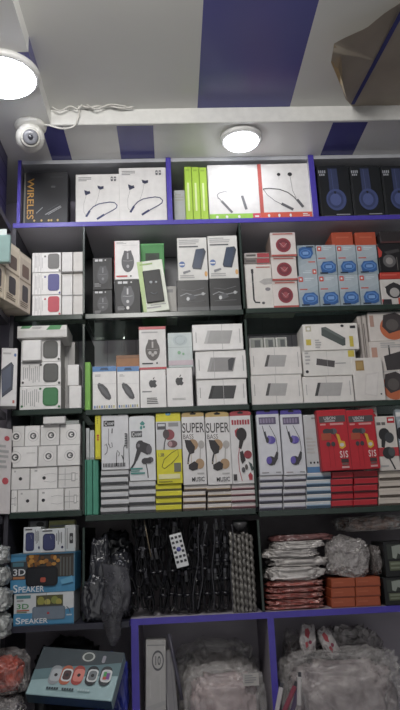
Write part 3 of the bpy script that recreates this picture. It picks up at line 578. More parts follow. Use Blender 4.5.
_, zz = carton('power_bank_box', 'wide white carton with a small dark slab and yellow corner in the yellow marked stack', 'box', 303.2, 350.4, 356.4, 376, zz, Y=.009, m=M('DAD7D2'), d=.1, art=[('p', [(.26, .3), (.6, .42), (.58, .68), (.24, .56)], M('4A4648')), ('l', [(.6, .52), (.8, .52)], .003, GREY), ('r', .86, .02, .98, .28, YE), ('e', .06, .82, .03, .06, INK), ('r', .45, 0, .455, 1, LINE)]+bars(.04, .05, .14, .6, 4, LINE))
_, zz = carton('power_bank_box', 'wide white carton with a large dark power bank picture topping the yellow marked stack', 'box', 303.2, 323.5, 358.5, 350.4, zz, Y=.006, m=M('E2DED8'), d=.1, art=[('p', [(.34, .14), (.42, .12), (.76, .56), (.75, .84), (.7, .86), (.33, .44)], M('48504E')), ('p', [(.34, .14), (.42, .12), (.76, .56), (.7, .6)], M('5E6664')), ('r', .05, .08, .15, .28, M('B4AE92')), ('e', .1, .18, .03, .06, WHITE), ('r', .04, .58, .13, .8, YE), ('r', .83, .5, .9, .9, YE), ('r', .86, .1, .96, .2, INK), ('e', .72, .1, .03, .05, INK)]+bars(.2, .6, .32, .95, 4, LINE))
carton('phone_case_box', 'white carton with a gold square and embossed phone outline leaning before the orange cartons', 'box', 353.8, 357.5, 384, 401.5, z2, Y=.004, m=M('D8D3CE'), d=.012, art=[('r', .1, .06, .38, .3, M('9A7A42')), ('r', .14, .1, .34, .26, M('AA8A50')), ('p', [(.4, .38), (.86, .34), (.72, .92), (.3, .86)], M('CFC9C6')), ('p', [(.44, .42), (.82, .38), (.69, .88), (.34, .83)], M('DAD5D1')), ('e', .86, .86, .03, .02, INK)])
ORB = M('C4623C', .45); zz = z2
for k, (a, yt, yb) in enumerate(((372, 371, 401.5), (370, 341, 371), (368.5, 312, 341))):
    art = [('r', 0, 0, 1, .04, FAINT), ('e', .62, .55, .34, .42, ORB), ('p', [(.4, .1), (.7, .02), (.95, .2), (.9, .6), (.5, .75), (.34, .5)], M('3A3436')), ('e', .6, .45, .16, .2, M('55504E')), ('r', .04, .1, .14, .5, M('B08A7C'))]
    if k == 1: art = [('r', .05, .2, .2, .6, M('B88A78')), ('p', [(.36, .5), (.98, .3), (1, .95), (.4, .98)], M('3A3638')), ('r', .5, .15, .54, .5, INK)] + bars(.3, .05, .9, .25, 3, LINE)
    _, zz = carton('headphone_box', f'white and orange headphone carton at the right edge of the third row, {("bottom","middle","top")[k]} one', 'box', a, yt, 408, yb, zz, Y=.022+.001*k, m=M('D4CCC6'), art=art, d=.09, group='orange headphone cartons')
for k, (a, b) in enumerate(((358.8, 363.2), (363.6, 368))):
    carton('case_box', f'narrow upright white box spine left of the orange headphone cartons, {("left","right")[k]} one', 'box', a, 316-k, b, 357, z2, Y=.03, m=M('B8AFA9'), art=[('r', .1, .1, .4, .6, M('77706C'))], d=.09, group='narrow white spines')
# ================================================================== fourth row
z0, z1, z2 = ZD
def ic(cx, cy, r, asp, m=M('4A4A4C')): return [('e', cx, cy, r*1.7, r*1.7*asp, FAINT), ('e', cx, cy, r*1.55, r*1.55*asp, WHITE), ('e', cx, cy, r, r*asp, m), ('e', cx, cy, r*.55, r*.55*asp, WHITE), ('r', cx, cy-r*.2*asp, cx+r, cy+r*.2*asp, m)]
rows = [(488.8, 511.2, [(11, 17.2), (17.4, 37.8), (38, 64.2), (64.4, 80)], 'bottom'), (466.2, 488.6, [(11, 30), (30.2, 58), (58.2, 80)], 'second'), (445.2, 466, [(12.5, 38), (38.2, 57), (57.2, 80.3)], 'third'), (424, 445, [(12.5, 24.6), (24.8, 40.2), (40.4, 59.8), (60, 80.6)], 'top')]
zz = z0
for ri, (yt, yb, cs, rn) in enumerate(rows):
    for k, (a, b) in enumerate(cs):
        w_, h_ = b-a, yb-yt; asp = w_/h_
        if ri >= 2: art = ic(.55 if k else .3, .5, .18*18/w_, asp) if not (ri == 2 and k == 0) else ic(.1, .5, .14, asp)+[('r', .55, .3, .9, .33, FAINT)]
        else: art = [('e', .5 if k < 2 else .2, .5, .08*22/w_, .08*22/w_*asp, INK), ('r', .15, .12, .25, .2, LINE)] if k in ((1, 2) if ri == 0 else (0, 1)) else [('r', 0, .35, .9, .38, LINE), ('r', 0, .6, .9, .63, LINE), ('r', .3, .1, .33, .9, LINE), ('r', .6, .3, .8, .7, LINE), ('r', .65, .35, .76, .65, WHITE)]
        if ri < 2 and k == len(cs)-2: art += [('l', [(.5, .35), (.75, .3), (.95, .35)], .001, LINE), ('l', [(.5, .65), (.75, .7), (.95, .65)], .001, LINE)]
        art = list(art)+[('r', 0, .975, 1, 1, GREY), ('r', .975, 0, 1, 1, GREY)]
        _, zt = carton('charger_box', f'small white carton with round print, {rn} layer of the stack, {("leftmost","second","third","fourth")[k]} from the left', 'box', a, yt, b, yb, zz, Y=.012+.002*(k % 2)+.003*(ri % 2), m=(WHITE, PAPER)[(k+ri) % 2], art=art, d=.09, group='small white charger cartons', h=(P(45, yt, .012).z-P(45, yb, .012).z))
    zz = zt
carton('charger_box', 'flat white carton lying on top of the small white charger cartons', 'box', 43, 416.5, 65.5, 424, zz, Y=.0, m=PAPER, art=[('r', .95, 0, 1, 1, FAINT), ('r', 0, .9, 1, 1, GREY)], d=.09)
carton('glass_pack', 'thin pale flat packet poking out beside the flat white carton', 'pack', 65.8, 417, 79, 424, zz, Y=.02, m=M('A9B0AE'), art=[('r', 0, .4, 1, .5, GREY)], d=.09, h=.012)
sidecarton('gadget_box', 'white carton with red marks at the far left of the fourth row', 'box', .0, .1, ZD[0]-.004, .245, P(11.5, 465, -.006), math.radians(35), .03, M('D5CFCF'), [('e', .8, .12, .1, .03, M('C24A54')), ('e', .78, .62, .12, .04, M('C24A54')), ('e', .3, .3, .2, .1, M('DDB8B8'))]+bars(.5, .2, .9, .5, 5, LINE))
TEAL = M('3E8F74', .4)
zt = None
for k, (a, b) in enumerate(((80.5, 86.6), (86.9, 92.6), (92.9, 98.6))):
    _, zt = carton('charger_box', f'teal green upright box spine, {("left","middle","right")[k]} of three by the left glass divider', 'box', a+(4 if k == 0 else 0), 459.5, b, 512, z1, Y=.008+.002*k, m=TEAL, art=[('r', .12, .02, .2, .98, M('57A98E')), ('r', .85, .02, .95, .98, M('2E7460')), ('r', .4, .1, .6, .3, M('358168'))], d=.13, group='teal box spines')
for k, (a, b, yt) in enumerate(((86, 89.6, 428), (89.9, 94.4, 430))):
    carton('small_carton', f'grey white slim carton standing on the teal boxes, {("left","right")[k]} one', 'box', a, yt, b, 459.5, zt, Y=.02, m=M('B5BABB'), art=[('r', .1, 0, .3, 1, M('D0D4D6')), ('r', 0, .92, 1, 1, M('8A8E90'))], d=.1, group='slim cartons on the teal boxes')
YEL = M('D9D01E', .4)
carton('earphone_box', 'narrow yellow box spine standing on the teal boxes', 'box', 95, 410.5, 100.8, 459.5, zt, Y=.006, m=YEL, art=[('r', .3, .5, .7, .54, RED), ('r', .3, .555, .7, .58, RED), ('r', .3, .595, .7, .62, RED), ('r', .0, .95, 1, 1, M('B8A818')), ('r', .85, 0, 1, 1, M('BDB31A'))]+bars(.3, .1, .6, .3, 4, M('A89E18')), d=.1)
# --- piles of earphone boxes: flat ones below, one standing on top; dark end bands paint gap shadows
DOWN = ['topmost', 'second down', 'third down', 'fourth down', 'fifth down', 'sixth down']
def layers(name, x0, x1, yt, yb, n, zb, lab, art, m, grp, jit=.8, seed=0, dep=.16):
    r = random.Random(seed); xm = (x0+x1)/2
    H = P(xm, yt, .01).z-zb; zz = zb
    for i in range(n):
        j = r.uniform(-jit, jit); z = zz
        o, zz = carton('earphone_box', f'flat {lab}, {DOWN[n-1-i]}', 'box', x0+j*.5, yb-(i+1)*(yb-yt)/n, x1+j*.5, yb-i*(yb-yt)/n, z, Y=.012+r.uniform(-.004, .004), m=m, art=art, d=dep, group=grp, h=H/n)
    return zz
LD = M('55565A')
def lay_art(col, lo=.42): return [('r', 0, 1-lo, 1, 1, col), ('r', 0, 0, 1, .08, WHITE)]  # dark lower band paints the shadowed gap under each flat box
def tabparts(col, slot=True, hh=.016, inset=0.):
    def f(o, w, h, d):
        mb = MB(); n = 12
        a = w/2-inset
        pts = [(-a, h), (a, h), (a, h+hh*.5)]+[(a*math.cos(math.pi*k/n), h+hh*.5+hh*.5*math.sin(math.pi*k/n)) for k in range(1, n)]+[(-a, h+hh*.5)]
        f0 = [(x, .001, z) for x, z in pts]; f1 = [(x, .003, z) for x, z in pts]
        mb.poly(f0, col); mb.poly(list(reversed(f1)), col)
        for i in range(len(pts)):
            j = (i+1) % len(pts); mb.poly([f0[j], f0[i], f1[i], f1[j]], col)
        if slot: put_art(mb, [('rr', .36, .25, .64, .62, .06, M('2C2C30')), ('rr', .44, .1, .56, .4, .05, M('2C2C30'))], 2*a, hh, (-a, .001, h+hh))
        bmesh.ops.recalc_face_normals(mb.bm, faces=[f_ for f_ in mb.bm.faces if len(f_.verts) != 0 and False] or mb.bm.faces[:]) if False else None
        mb.build('hang_tab', o)
    return f
W = WHITE; LG = M('C9CBCE'); tealt = M('3E8C84')
BUD = M('3A383C', .3); BUD2 = M('57545A', .3)
# white box with line drawn earphones
zz = layers('w', 100.8, 128.6, 470, 511.5, 6, z1, 'grey white earphone box under the line drawn earphones', lay_art(M('303236'), .36)+[('r', 0, .25, 1, .55, M('C6C8CC'))], M('D4D5D8'), 'flat earphone boxes, first pile', seed=1)
art = [('r', .08, .09, .48, .2, INK), ('t', 'C', .12, .105, .2, .185, W), ('t', 'HAMP', .22, .12, .46, .18, LG)]
art += [('l', [(.27, .24), (.26, .4), (.25, .55)], .0014, INK), ('l', [(.4, .24), (.39, .33)], .003, INK), ('l', [(.12, .55), (.18, .52), (.22, .6), (.2, .68), (.12, .72)], .002, INK), ('l', [(.27, .52), (.32, .6), (.4, .58), (.38, .5)], .0018, INK), ('l', [(.54, .94), (.55, .72), (.58, .65), (.66, .7), (.63, .76)], .002, INK), ('l', [(.8, .94), (.82, .6), (.86, .55)], .0022, INK), ('l', [(.74, .74), (.8, .82)], .003, INK), ('r', .9, .35, .97, .62, GREY)]
art += [('r', .06+.055*i, .88, .095+.055*i, .95, INK) for i in range(15)] + bars(.86, .34, .98, .6, 6, DGREY, 3)
carton('earphone_box', 'standing white earphone box with thin line drawn earphones, first of the hanging packs', 'box', 101.3, 415.5, 128.8, 470, zz, Y=.006, art=art, d=.024, m=M('D5D6DA'), parts=tabparts(M('D5D6DA'), True, .007, .004))
zz = layers('w', 128.9, 155.6, 481, 511.5, 4, z1, 'grey white earphone box under the big black earbud picture', lay_art(M('303236'), .36)+[('r', 0, .25, 1, .6, M('C6C8CC'))], M('D4D5D8'), 'flat earphone boxes, second pile', seed=2)
art = [('r', .08, .22, .5, .32, DGREY), ('t', 'C', .12, .235, .2, .305, W), ('t', 'HAMP', .22, .25, .48, .3, LG), ('p', [(.42, .1), (.52, .06), (.62, .1), (.58, .13), (.46, .13)], tealt), ('e', .47, .17, .05, .03, tealt), ('e', .58, .16, .04, .02, tealt),
       ('p', [(.28, .44), (.36, .38), (.5, .37), (.56, .42), (.5, .55), (.36, .56)], BUD), ('e', .42, .46, .17, .09, BUD), ('p', [(.4, .37), (.8, .44), (.86, .52), (.82, .58), (.68, .6), (.45, .55)], BUD), ('e', .76, .52, .11, .075, BUD2), ('l', [(.4, .54), (.2, .72), (.0, .84)], .0055, BUD), ('p', [(.3, .5), (.46, .54), (.3, .68), (.14, .74)], BUD), ('e', .36, .45, .05, .03, M('77747A')),
       ('e', .56, .7, .1, .045, BUD), ('e', .8, .68, .12, .045, BUD2), ('r', .55, .65, .82, .735, BUD), ('l', [(.62, .72), (.68, .85), (.7, .96)], .003, BUD)] + [('r', .04, .8, .5, .825, tealt), ('r', .04, .84, .38, .855, tealt), ('r', .04, .87, .58, .895, tealt)]
carton('earphone_box', 'standing white earphone box with big black earbuds and teal print', 'box', 129.2, 417, 155.5, 481, zz, Y=.006, art=art, d=.024, m=M('D9DBDE'), parts=tabparts(M('D9DBDE'), False, .004, .003))
# yellow
YD = M('8C8418', .5)
zz = layers('y', 155.8, 182, 484, 511.5, 4, z1, 'yellow earphone box under the standing yellow one', [('r', 0, .68, 1, 1, M('4E4A14')), ('r', 0, 0, 1, .15, M('E8E23A'))], YEL, 'flat earphone boxes, yellow pile', seed=3)
art = [('r', 0, .08, 1, .5, M('C9C9CC')), ('r', .05, .1, .4, .2, DGREY), ('r', .5, .1, .9, .16, GREY), ('r', .08, .115, .36, .15, LG), ('e', .52, .28, .22, .08, M('8A3A44')), ('e', .4, .27, .13, .07, M('4A3C40')), ('l', [(.4, .3), (.32, .42), (.3, .5)], .0035, DGREY), ('e', .64, .42, .2, .055, M('6A4A4E')), ('e', .56, .42, .08, .04, M('B08A8E')),
       ('t', '1.5B', .08, .55, .3, .6, DGREY), ('l', [(.2, .75), (.3, .64), (.6, .55), (.85, .5), (.86, .6), (.6, .7), (.3, .78), (.2, .75)], .0016, M('4A4820')), ('r', .68, .7, .95, .83, M('6A6A5A')), ('r', .06, .86, .9, .93, M('E4DFA0')), ('r', .06, .96, .6, .975, YD)]
def bluedot(o, w, h, d):
    tabparts(YEL, False, .018, .001)(o, w, h, d)
    mb = MB(); put_art(mb, [('e', .5, .5, .5, .5, M('3E86B8')), ('e', .5, .5, .2, .25, M('7CC0D8'))], .016, .010, (-.008, .001, h+.012)); mb.build('round_sticker', [c for c in o.children if c.name.startswith('hang_tab')][0])
carton('earphone_box', 'standing yellow earphone box with a blue dot on its header', 'box', 156.3, 416, 181.8, 484, zz, Y=.006, art=art, d=.024, m=YEL, parts=bluedot)
# two white and gold boxes
GOL = M('C0A060', .3)
for k, (a, b) in enumerate(((182.4, 205.8), (206.4, 231))):
    wh = ('left', 'right')[k]
    zz = layers('g', a+1, b+.6, 485, 511, 4, z1, f'white and gold earphone box under the {wh} SUPER BASS box', [('r', 0, .64, 1, 1, M('3E302C')), ('r', 0, 0, 1, .12, W), ('r', 0, .54, 1, .64, M('B89A6A'))], M('D6CEC8'), f'flat earphone boxes, {wh} gold pile', seed=4+k, jit=1.6)
    TAN = M('A88662', .35)
    art = [('t', 'SUPER', .02, .09, .98, .24, M('3E3A3A')), ('t', 'BASS', .05, .26, .5, .33, M('6A6664')), ('e', .44, .42, .24, .085, TAN), ('p', [(.1, .34), (.36, .35), (.55, .45), (.5, .54), (.3, .56), (.16, .46)], M('2E2A2C', .3)), ('l', [(.34, .5), (.24, .62), (.22, .7)], .005, M('3A3638')), ('l', [(.22, .66), (.3, .74), (.38, .66), (.36, .56)], .0016, M('B8A88A')), ('e', .82, .42, .14, .06, M('A9A5A2')), ('l', [(.78, .46), (.74, .64)], .003, M('A9A5A2')),
           ('e', .72, .7, .2, .075, TAN), ('p', [(.24, .71), (.5, .66), (.66, .7), (.62, .78), (.4, .8), (.24, .77)], M('2E2A2C', .3)), ('r', .6, .83, .9, .85, LINE), ('t', 'MUSIC', .36, .89, .9, .955, INK)]
    carton('earphone_box', f'standing white SUPER BASS earphone box with gold header, {wh} of two', 'box', a, 416.5, b, 485, zz, Y=.006, art=art, d=.024, m=M('DCDADA'), group='standing SUPER BASS boxes', parts=tabparts(GOL, True, .016, .001))
# white with red
MAR = M('7E2C3A')
zz = layers('r', 231.6, 256, 484, 510.8, 4, z1, 'white and maroon earphone box under the red headed one', [('r', 0, .64, 1, 1, M('4A1C26')), ('r', 0, 0, 1, .12, W), ('r', 0, .55, 1, .68, M('C9A0A4'))], M('D2C9C9'), 'flat earphone boxes, maroon pile', seed=6)
art = [*[('r', .08+.12*q, .06+.006*(q%2), .17+.12*q, .135, M('A8303C')) for q in range(7)], ('p', [(.2, .22), (.36, .18), (.42, .3), (.36, .36), (.22, .3)], M('A8303C')), ('e', .5, .28, .24, .1, M('2A2628', .3)), ('p', [(.4, .34), (.6, .36), (.46, .5), (.34, .48)], M('2A2628', .3)), ('l', [(.38, .48), (.3, .6), (.32, .8), (.42, .96)], .0022, M('A8404A')), ('p', [(.38, .54), (.52, .52), (.62, .66), (.46, .72), (.4, .66)], M('2A2628', .3)), ('e', .74, .58, .18, .06, M('8C2C36')), ('p', [(.74, .68), (.9, .72), (.96, .8), (.86, .82)], M('3A4A48')), ('e', .5, .8, .08, .04, DGREY), ('e', .64, .76, .07, .04, M('55504E')), ('p', [(.7, .88), (.8, .84), (.9, .88), (.88, .95), (.74, .95)], M('A8303C')), ('r', .04, .86, .2, .95, M('3A3638'))]
carton('earphone_box', 'standing white earphone box with red header and red black earbuds', 'box', 231, 415.5, 253.5, 484, zz, Y=.006, art=art, d=.024, m=M('DAD8D9'), parts=tabparts(M('A8323C'), True, .016, .001))
# two with purple headers
PU = M('4A3F9C', .35); PUD = M('5A4CA8', .3)
for k, (a, b, yb) in enumerate(((257.8, 281, 475.5), (282, 304.5, 475))):
    wh = ('left', 'right')[k]
    zz = layers('p', a+1.6, b+1.6, yb, 509.2, 5, z2, f'white earphone box under the {wh} purple headed one', [('r', 0, .64, 1, 1, (M('30303E'), M('38343E'))[k]), ('r', 0, 0, 1, .12, W), ('r', 0, .5, 1, .64, M('A4A4B8'))], M('CFCFD6'), f'flat earphone boxes, {wh} purple pile', seed=8+k)
    art = [('r', .1, .05, .85, .17, M('5A5270')), *[('r', .14+.13*q, .07, .23+.13*q, .145, M('8A7E9C')) for q in range(5)], ('l', [(.24, .19), (.3, .32), (.36, .42)], .0022, M('3A3A44')), ('l', [(.55, .19), (.66, .28), (.8, .4), (.84, .55), (.82, .66)], .0018, M('3A3A44')), ('p', [(.28, .3), (.36, .28), (.44, .42), (.38, .46)], M('3A3A44', .3)), ('e', .58, .43, .2, .065, PUD), ('e', .5, .42, .1, .065, M('6E62B4', .3)), ('e', .42, .43, .07, .05, BUD), ('e', .52, .77, .2, .075, BUD), ('e', .44, .76, .12, .06, PUD), ('p', [(.56, .8), (.78, .62), (.86, .64), (.82, .74), (.66, .84)], BUD), ('r', .1, .95, .4, .965, GREY), ('r', .7, .95, .92, .965, GREY)]
    carton('earphone_box', f'standing white earphone box with purple header and purple earbuds, {wh} of two', 'box', a, 414, b, yb, zz, Y=.006, art=art, d=.024, m=M('D3D4DC'), group='standing purple headed boxes', parts=tabparts(PU, True, .017, .001))
LB = M('4E7CB0')
zz = layers('b', 306.4, 331, 472.5, 508.6, 5, z2, 'pale blue earphone box left of the red pile', [('r', 0, .6, 1, 1, M('2C465E')), ('r', 0, 0, 1, .14, W), ('r', 0, .45, 1, .6, M('8AA8C4'))], M('C4CCD4'), 'flat earphone boxes, pale blue pile', seed=11)
carton('earphone_box', 'plain white earphone box with a blue base band left of the red boxes', 'box', 305, 414.5, 319, 472.5, zz, Y=.02, m=M('C6C9CC'), art=[('r', 0, .9, 1, 1, LB), ('e', .3, .83, .07, .02, INK), ('e', .55, .83, .07, .02, INK), ('e', .8, .83, .07, .02, INK), ('r', .1, .3, .9, .305, FAINT), ('r', .6, .05, .9, .08, GREY)]+bars(.1, .4, .8, .7, 5, FAINT), d=.024)
RD = M('C01E2A', .35); RDD = M('8E141E', .4)
for k, (a, b) in enumerate(((331.4, 353.4), (353.8, 378.2))):
    wh = ('left', 'right')[k]
    zz = layers('r', a, b, 472-1.2*k, 508-1.4*k, 5, z2, f'bright red earphone box under the {wh} standing red one', [('r', 0, .76, 1, 1, M('3E0C12')), ('r', 0, 0, 1, .1, M('D8404A'))], RD, f'flat earphone boxes, {wh} red pile', seed=13+k, jit=1.2)
    x0, x1 = ((319, 350), (348.8, 377.8))[k]
    art = [('r', .0, .0, .03, 1, RDD), ('r', .08, .1, .94, .21, M('4A4446')), ('t', 'UBON', .24, .115, .62, .165, M('C9C4C6')), ('r', .26, .175, .6, .2, M('A09A9C')), ('r', .1, .228, .28, .255, M('D88A8A')), ('r', .42, .226, .86, .258, M('D88A8A')),
           ('e', .3, .36, .14, .05, BUD), ('e', .5, .36, .13, .05, BUD2), ('r', .3, .32, .5, .4, BUD), ('r', .1, .39, .42, .5, M('A8462E')), ('e', .3, .57, .07, .04, BUD), ('e', .46, .57, .07, .04, BUD), ('l', [(.3, .6), (.3, .95)], .001, RDD), ('l', [(.46, .6), (.46, .95)], .001, RDD), ('l', [(.5, .4), (.6, .5)], .0016, INK),
           ('p', [(.58, .4), (.68, .42), (.72, .52), (.84, .54), (.86, .62), (.74, .66), (.66, .64), (.62, .5)], M('D8A82A')), ('e', .74, .59, .07, .03, M('C9C4C4')), ('t', 'S1S', .64, .69, .9, .8, M('E8D8D8')), ('r', .66, .82, .9, .88, M('3A2A2C')), ('r', .68, .89, .88, .92, M('77504E')), ('r', .66, .94, .9, .97, M('D8A0A0'))]
    carton('earphone_box', f'standing red earphone box leaning slightly left, {wh} of two', 'box', x0, 409.5, x1, 472-1.2*k, zz+.003, Y=-.014, art=art, d=.024, m=RD, tilt=1.0, group='standing red boxes', mats={'left': M('9A1A24')})
carton('earphone_box', 'white red backing carton standing behind the right red box', 'box', 362, 407, 380, 471, zz, Y=.034, m=M('D8CFC9'), art=[('p', [(.2, .06), (.7, .02), (.9, .08), (.4, .11)], RD), ('p', [(.3, .13), (.85, .1), (.95, .15), (.45, .19)], RD)], d=.02)
zz = layers('w', 378.8, 404, 471, 506, 4, z2, 'beige white earphone box at the right of the red pile', [('r', 0, .76, 1, 1, M('4E443C')), ('r', 0, .3, 1, .34, M('B8AA9E'))], M('CFC4B8'), 'flat earphone boxes, beige pile', seed=17)
art = [('r', .6, .02, .95, .13, RD), ('r', .66, .05, .9, .09, W), ('r', .08, .11, .28, .165, M('66605E')), ('r', .32, .11, .5, .165, M('66605E')), ('e', .4, .34, .27, .12, M('2A2A2C', .3)), ('e', .62, .4, .22, .1, M('3E4044', .3)), ('p', [(.24, .42), (.44, .44), (.34, .6), (.2, .56)], M('2A2A2C')), ('r', 0, .58, 1, .74, M('B83038')), ('e', .52, .68, .3, .11, M('2E3032', .3)), ('e', .66, .66, .16, .08, M('4A4E50', .3)), ('l', [(.5, .76), (.66, .9), (.74, .98)], .005, M('3A3A3C')), ('r', .08, .9, .45, .93, LINE)]
carton('earphone_box', 'standing white earphone box with big black earbuds on a red band', 'box', 376.6, 416, 398, 471, zz, Y=-.004, m=M('D6CFC8'), art=art, d=.024)
carton('earphone_box', 'grey blue earphone box cut off by the right edge in the fourth row', 'box', 398.4, 409, 410, 471, zz, Y=.012, m=M('9AA6AE'), art=[('e', .2, .4, .3, .1, INK), ('r', .0, .05, .6, .12, W)], d=.024)
# ================================================================== crumpled bags
def blob(w, d, h, seed, amp=.12, freq=2.2, sq=.62, sub=5, flat=.25, fine=.04):
    """mesh data of a crumpled pillow that fits w x d x h with its base on z=0"""
    bm = bmesh.new(); bmesh.ops.create_icosphere(bm, subdivisions=sub, radius=1); off = Vector((seed*3.1, seed*1.7, seed*.9))
    for v in bm.verts:
        n = v.co.normalized(); p = Vector([math.copysign(abs(c)**sq, c) for c in n])
        a = noise.noise(n*freq+off)+.5*noise.noise(n*freq*2.1+off)
        r = 1-abs(noise.noise(n*freq*2.6+off*1.3))*2; r2 = 1-abs(noise.noise(n*freq*6+off))*2
        v.co = p*(1+amp*a+amp*.55*r+fine*r2)
    lo = [min(v.co[i] for v in bm.verts) for i in range(3)]; hi = [max(v.co[i] for v in bm.verts) for i in range(3)]
    for v in bm.verts:
        q = [(v.co[i]-lo[i])/(hi[i]-lo[i]) for i in range(3)]
        z = max(0, (q[2]-flat*.35)/(1-flat*.35))
        v.co = Vector(((q[0]-.5)*w, (q[1]-.5)*d, z*h))
    for f in bm.faces: f.smooth = True
    me = bpy.data.meshes.new('bag'); bm.to_mesh(me); bm.free(); return me
def bag(name, label, cat, x0, yt, x1, yb, Y, d, mat, seed, zb=None, group=None, content=None, rot=(0, 0, 0), amp=.12, freq=2.2, sq=.62, fine=.04, sub=5, cscale=.86, flat=.25):
    ym, xm = (yt+yb)/2, (x0+x1)/2; A, B = P(x0, ym, Y), P(x1, ym, Y)
    if zb is None: zb = P(xm, yb, Y).z
    h = P(xm, yt, Y).z-zb; w = B.x-A.x; loc = ((A.x+B.x)/2, Y+d/2, zb+.0008)
    if content is None:
        me = blob(w, d, h, seed, amp, freq, sq, sub, flat, fine); me.materials.append(mat); o = link(name, me); o.location = loc; o.rotation_euler = rot; return tag(o, label, cat, group)
    o = thing(name, label, cat, loc, rot, group)
    me = blob(w, d, h, seed, amp, freq*1.15, sq, 5, flat, fine*2.2); me.materials.append(mat); link('film', me, o)
    for f in me.polygons: f.use_smooth = False
    me = blob(w*cscale, d*cscale, h*cscale, seed+40, amp*1.3, freq*1.6, sq, sub, flat, fine*.6); me.materials.append(content); c_ = link('contents', me, o); c_.location = (0, 0, h*.03); c_['kind'] = 'stuff'
    return o
BLKF = film('black_film', '2E2F36', 1, .2, 14)
CLR = film('clear_film', 'D8D4D2', .2, .1, 30, None, .5); CLR2 = film('clear_film_milky', 'A9A3A2', .6, .2, 22)
WPK = film('white_packet_film', 'D0CAC6', 1, .3, 12, 'DAD4D0', .4)
RPK = film('red_packet_film', 'C43C2E', 1, .3, 22, 'D49A90', .6)
# ================================================================== fifth row: speaker boxes at the left
CY = M('3F86B4', .4); WHT = M('C9CDD0', .45); SGR = M('5E6C7C', .4)
spz = zE+.0
art = [('r', 0, .62, 1, 1, CY), ('p', [(.62, .62), (1, .5), (1, .62)], CY), ('p', [(.3, .62), (.62, .62), (.3, .75)], M('5C9CC4')), ('r', .04, .06, .28, .16, M('3E7C86')), ('r', .05, .2, .16, .25, GREY), ('t', '3D', .05, .32, .25, .48, M('3C8A4A')), ('r', .05, .51, .26, .55, M('B0563A')), ('r', .05, .57, .22, .6, M('6A7A50')),
       ('r', .37, .08, .82, .44, M('4A4A2C')), ('e', .45, .26, .06, .14, M('8C8A3A')), ('e', .56, .3, .05, .1, M('A9A04A')), ('e', .68, .24, .06, .12, M('77803A')), ('e', .75, .3, .05, .1, M('9C9440')), ('r', .37, .37, .82, .45, M('3A3A34')), ('l', [(.54, .0), (.54, .44)], .0012, DGREY),
       ('rr', .31, .43, .86, .84, .04, SGR), ('rr', .33, .46, .84, .82, .03, M('6A7888')), ('e', .575, .64, .02, .035, RED), ('l', [(.88, .46), (.93, .55), (.94, .66)], .002, DGREY), ('r', .88, .7, .97, .74, M('B4C8D4')), ('t', 'S', .04, .74, .12, .94, M('DCE4EA')), ('t', 'PEAKER', .135, .79, .57, .94, M('DCE4EA')), ('r', .0, .97, 1, 1, M('2E6488'))]
_, zt = carton('speaker_box', 'white and blue SPEAKER carton picturing a grey speaker at the bottom of the corner stack', 'box', 13.5, 592.5, 74, 629.5, zE-.0005, Y=-.03, m=WHT, art=art, d=.13, mats={'left': CY, 'right': M('A9B4BC')})
art = [('r', 0, 0, 1, 1, CY), ('p', [(.0, .2), (1, .0), (1, .62), (0, .62)], M('4C6E80')), ('r', .24, .02, .98, .62, M('3A3430')), ('r', .0, .2, .26, .66, M('2E343A')), ('r', .03, .22, .2, .32, M('3E6C7C')), ('t', '3D', .04, .38, .23, .55, M('C9CCD0')), ('r', .04, .58, .22, .64, M('A9683E'))]
rr = random.Random(4)
for i in range(26):
    a, b = rr.uniform(.27, .74), rr.uniform(.05, .32); art.append(('e', a, b, rr.uniform(.02, .045), rr.uniform(.04, .08), M(rr.choice(('9C6224', 'B47A30', '77481C', '5A3818')))))
art += [('r', x, rr.uniform(.1, .2), x+.022, .6, M('565A58')) for x in (.77, .82, .87, .92)]
art += [('rr', .24, .34, .74, .84, .07, M('17181C', .3)), ('rr', .27, .39, .71, .8, .05, M('1F2126', .3)), ('rr', .47, .62, .55, .74, .015, M('B04A38')), ('p', [(.78, .7), (.96, .6), (.98, .76), (.8, .82)], M('5AA0C8')), ('t', 'S', .05, .78, .12, .975, M('D8E2EA')), ('t', 'PEAKER', .135, .83, .53, .975, M('D8E2EA')), ('r', 0, 0, 1, .03, M('2E6488'))]
_, zt = carton('speaker_box', 'blue SPEAKER carton picturing a black speaker in autumn trees', 'box', 10.5, 553, 75, 592, zt, Y=-.03, m=CY, art=art, d=.13, mats={'top': M('77A4BE')})
NV = M('2C3056', .35)
def nart(s): return [('rr', .12, .2, .62, .92, .14, NV), ('rr', .17, .25, .57, .86, .12, M('363B66', .35)), ('l', [(.42, .3), (.46, .45)], .0012, GREY), ('r', .1, .06, .5, .12, DGREY), ('r', .02, .97, 1, 1, GREY), ('e', .9, .8, .05, .06, NV)] + vbars(.66, .08, .92, .7, 4, DGREY, s)
carton('speaker_box', 'small white carton with a navy speaker half hidden behind its twin on the corner stack', 'box', 23.3, 527, 41, 553, zt, Y=-.012, m=WHT, art=nart(1), d=.07)
carton('speaker_box', 'small white carton with a navy speaker in front on the corner stack', 'box', 39.6, 528.5, 65, 555.5, zt, Y=-.028, m=WHT, art=nart(2), d=.014)
_, z2_ = carton('cable_box', 'white carton with a dark oval window at the right of the corner stack', 'box', 64.5, 525, 75.5, 553, zt, Y=-.01, m=M('B9BCBC'), art=[('rr', .45, .3, .8, .7, .1, INK), ('r', .2, .1, .3, .9, GREY), ('e', .62, .5, .12, .08, GREY)], d=.08)
_, z3_ = carton('flat_pack', 'dark carton behind the navy speaker cartons', 'box', 28, 520.5, 48, 552, zt, Y=.062, m=M('3A3A3E'), art=[('r', .1, .02, .9, .2, M('77777A')), ('e', .6, .12, .2, .08, M('2A2A2C'))], d=.03)
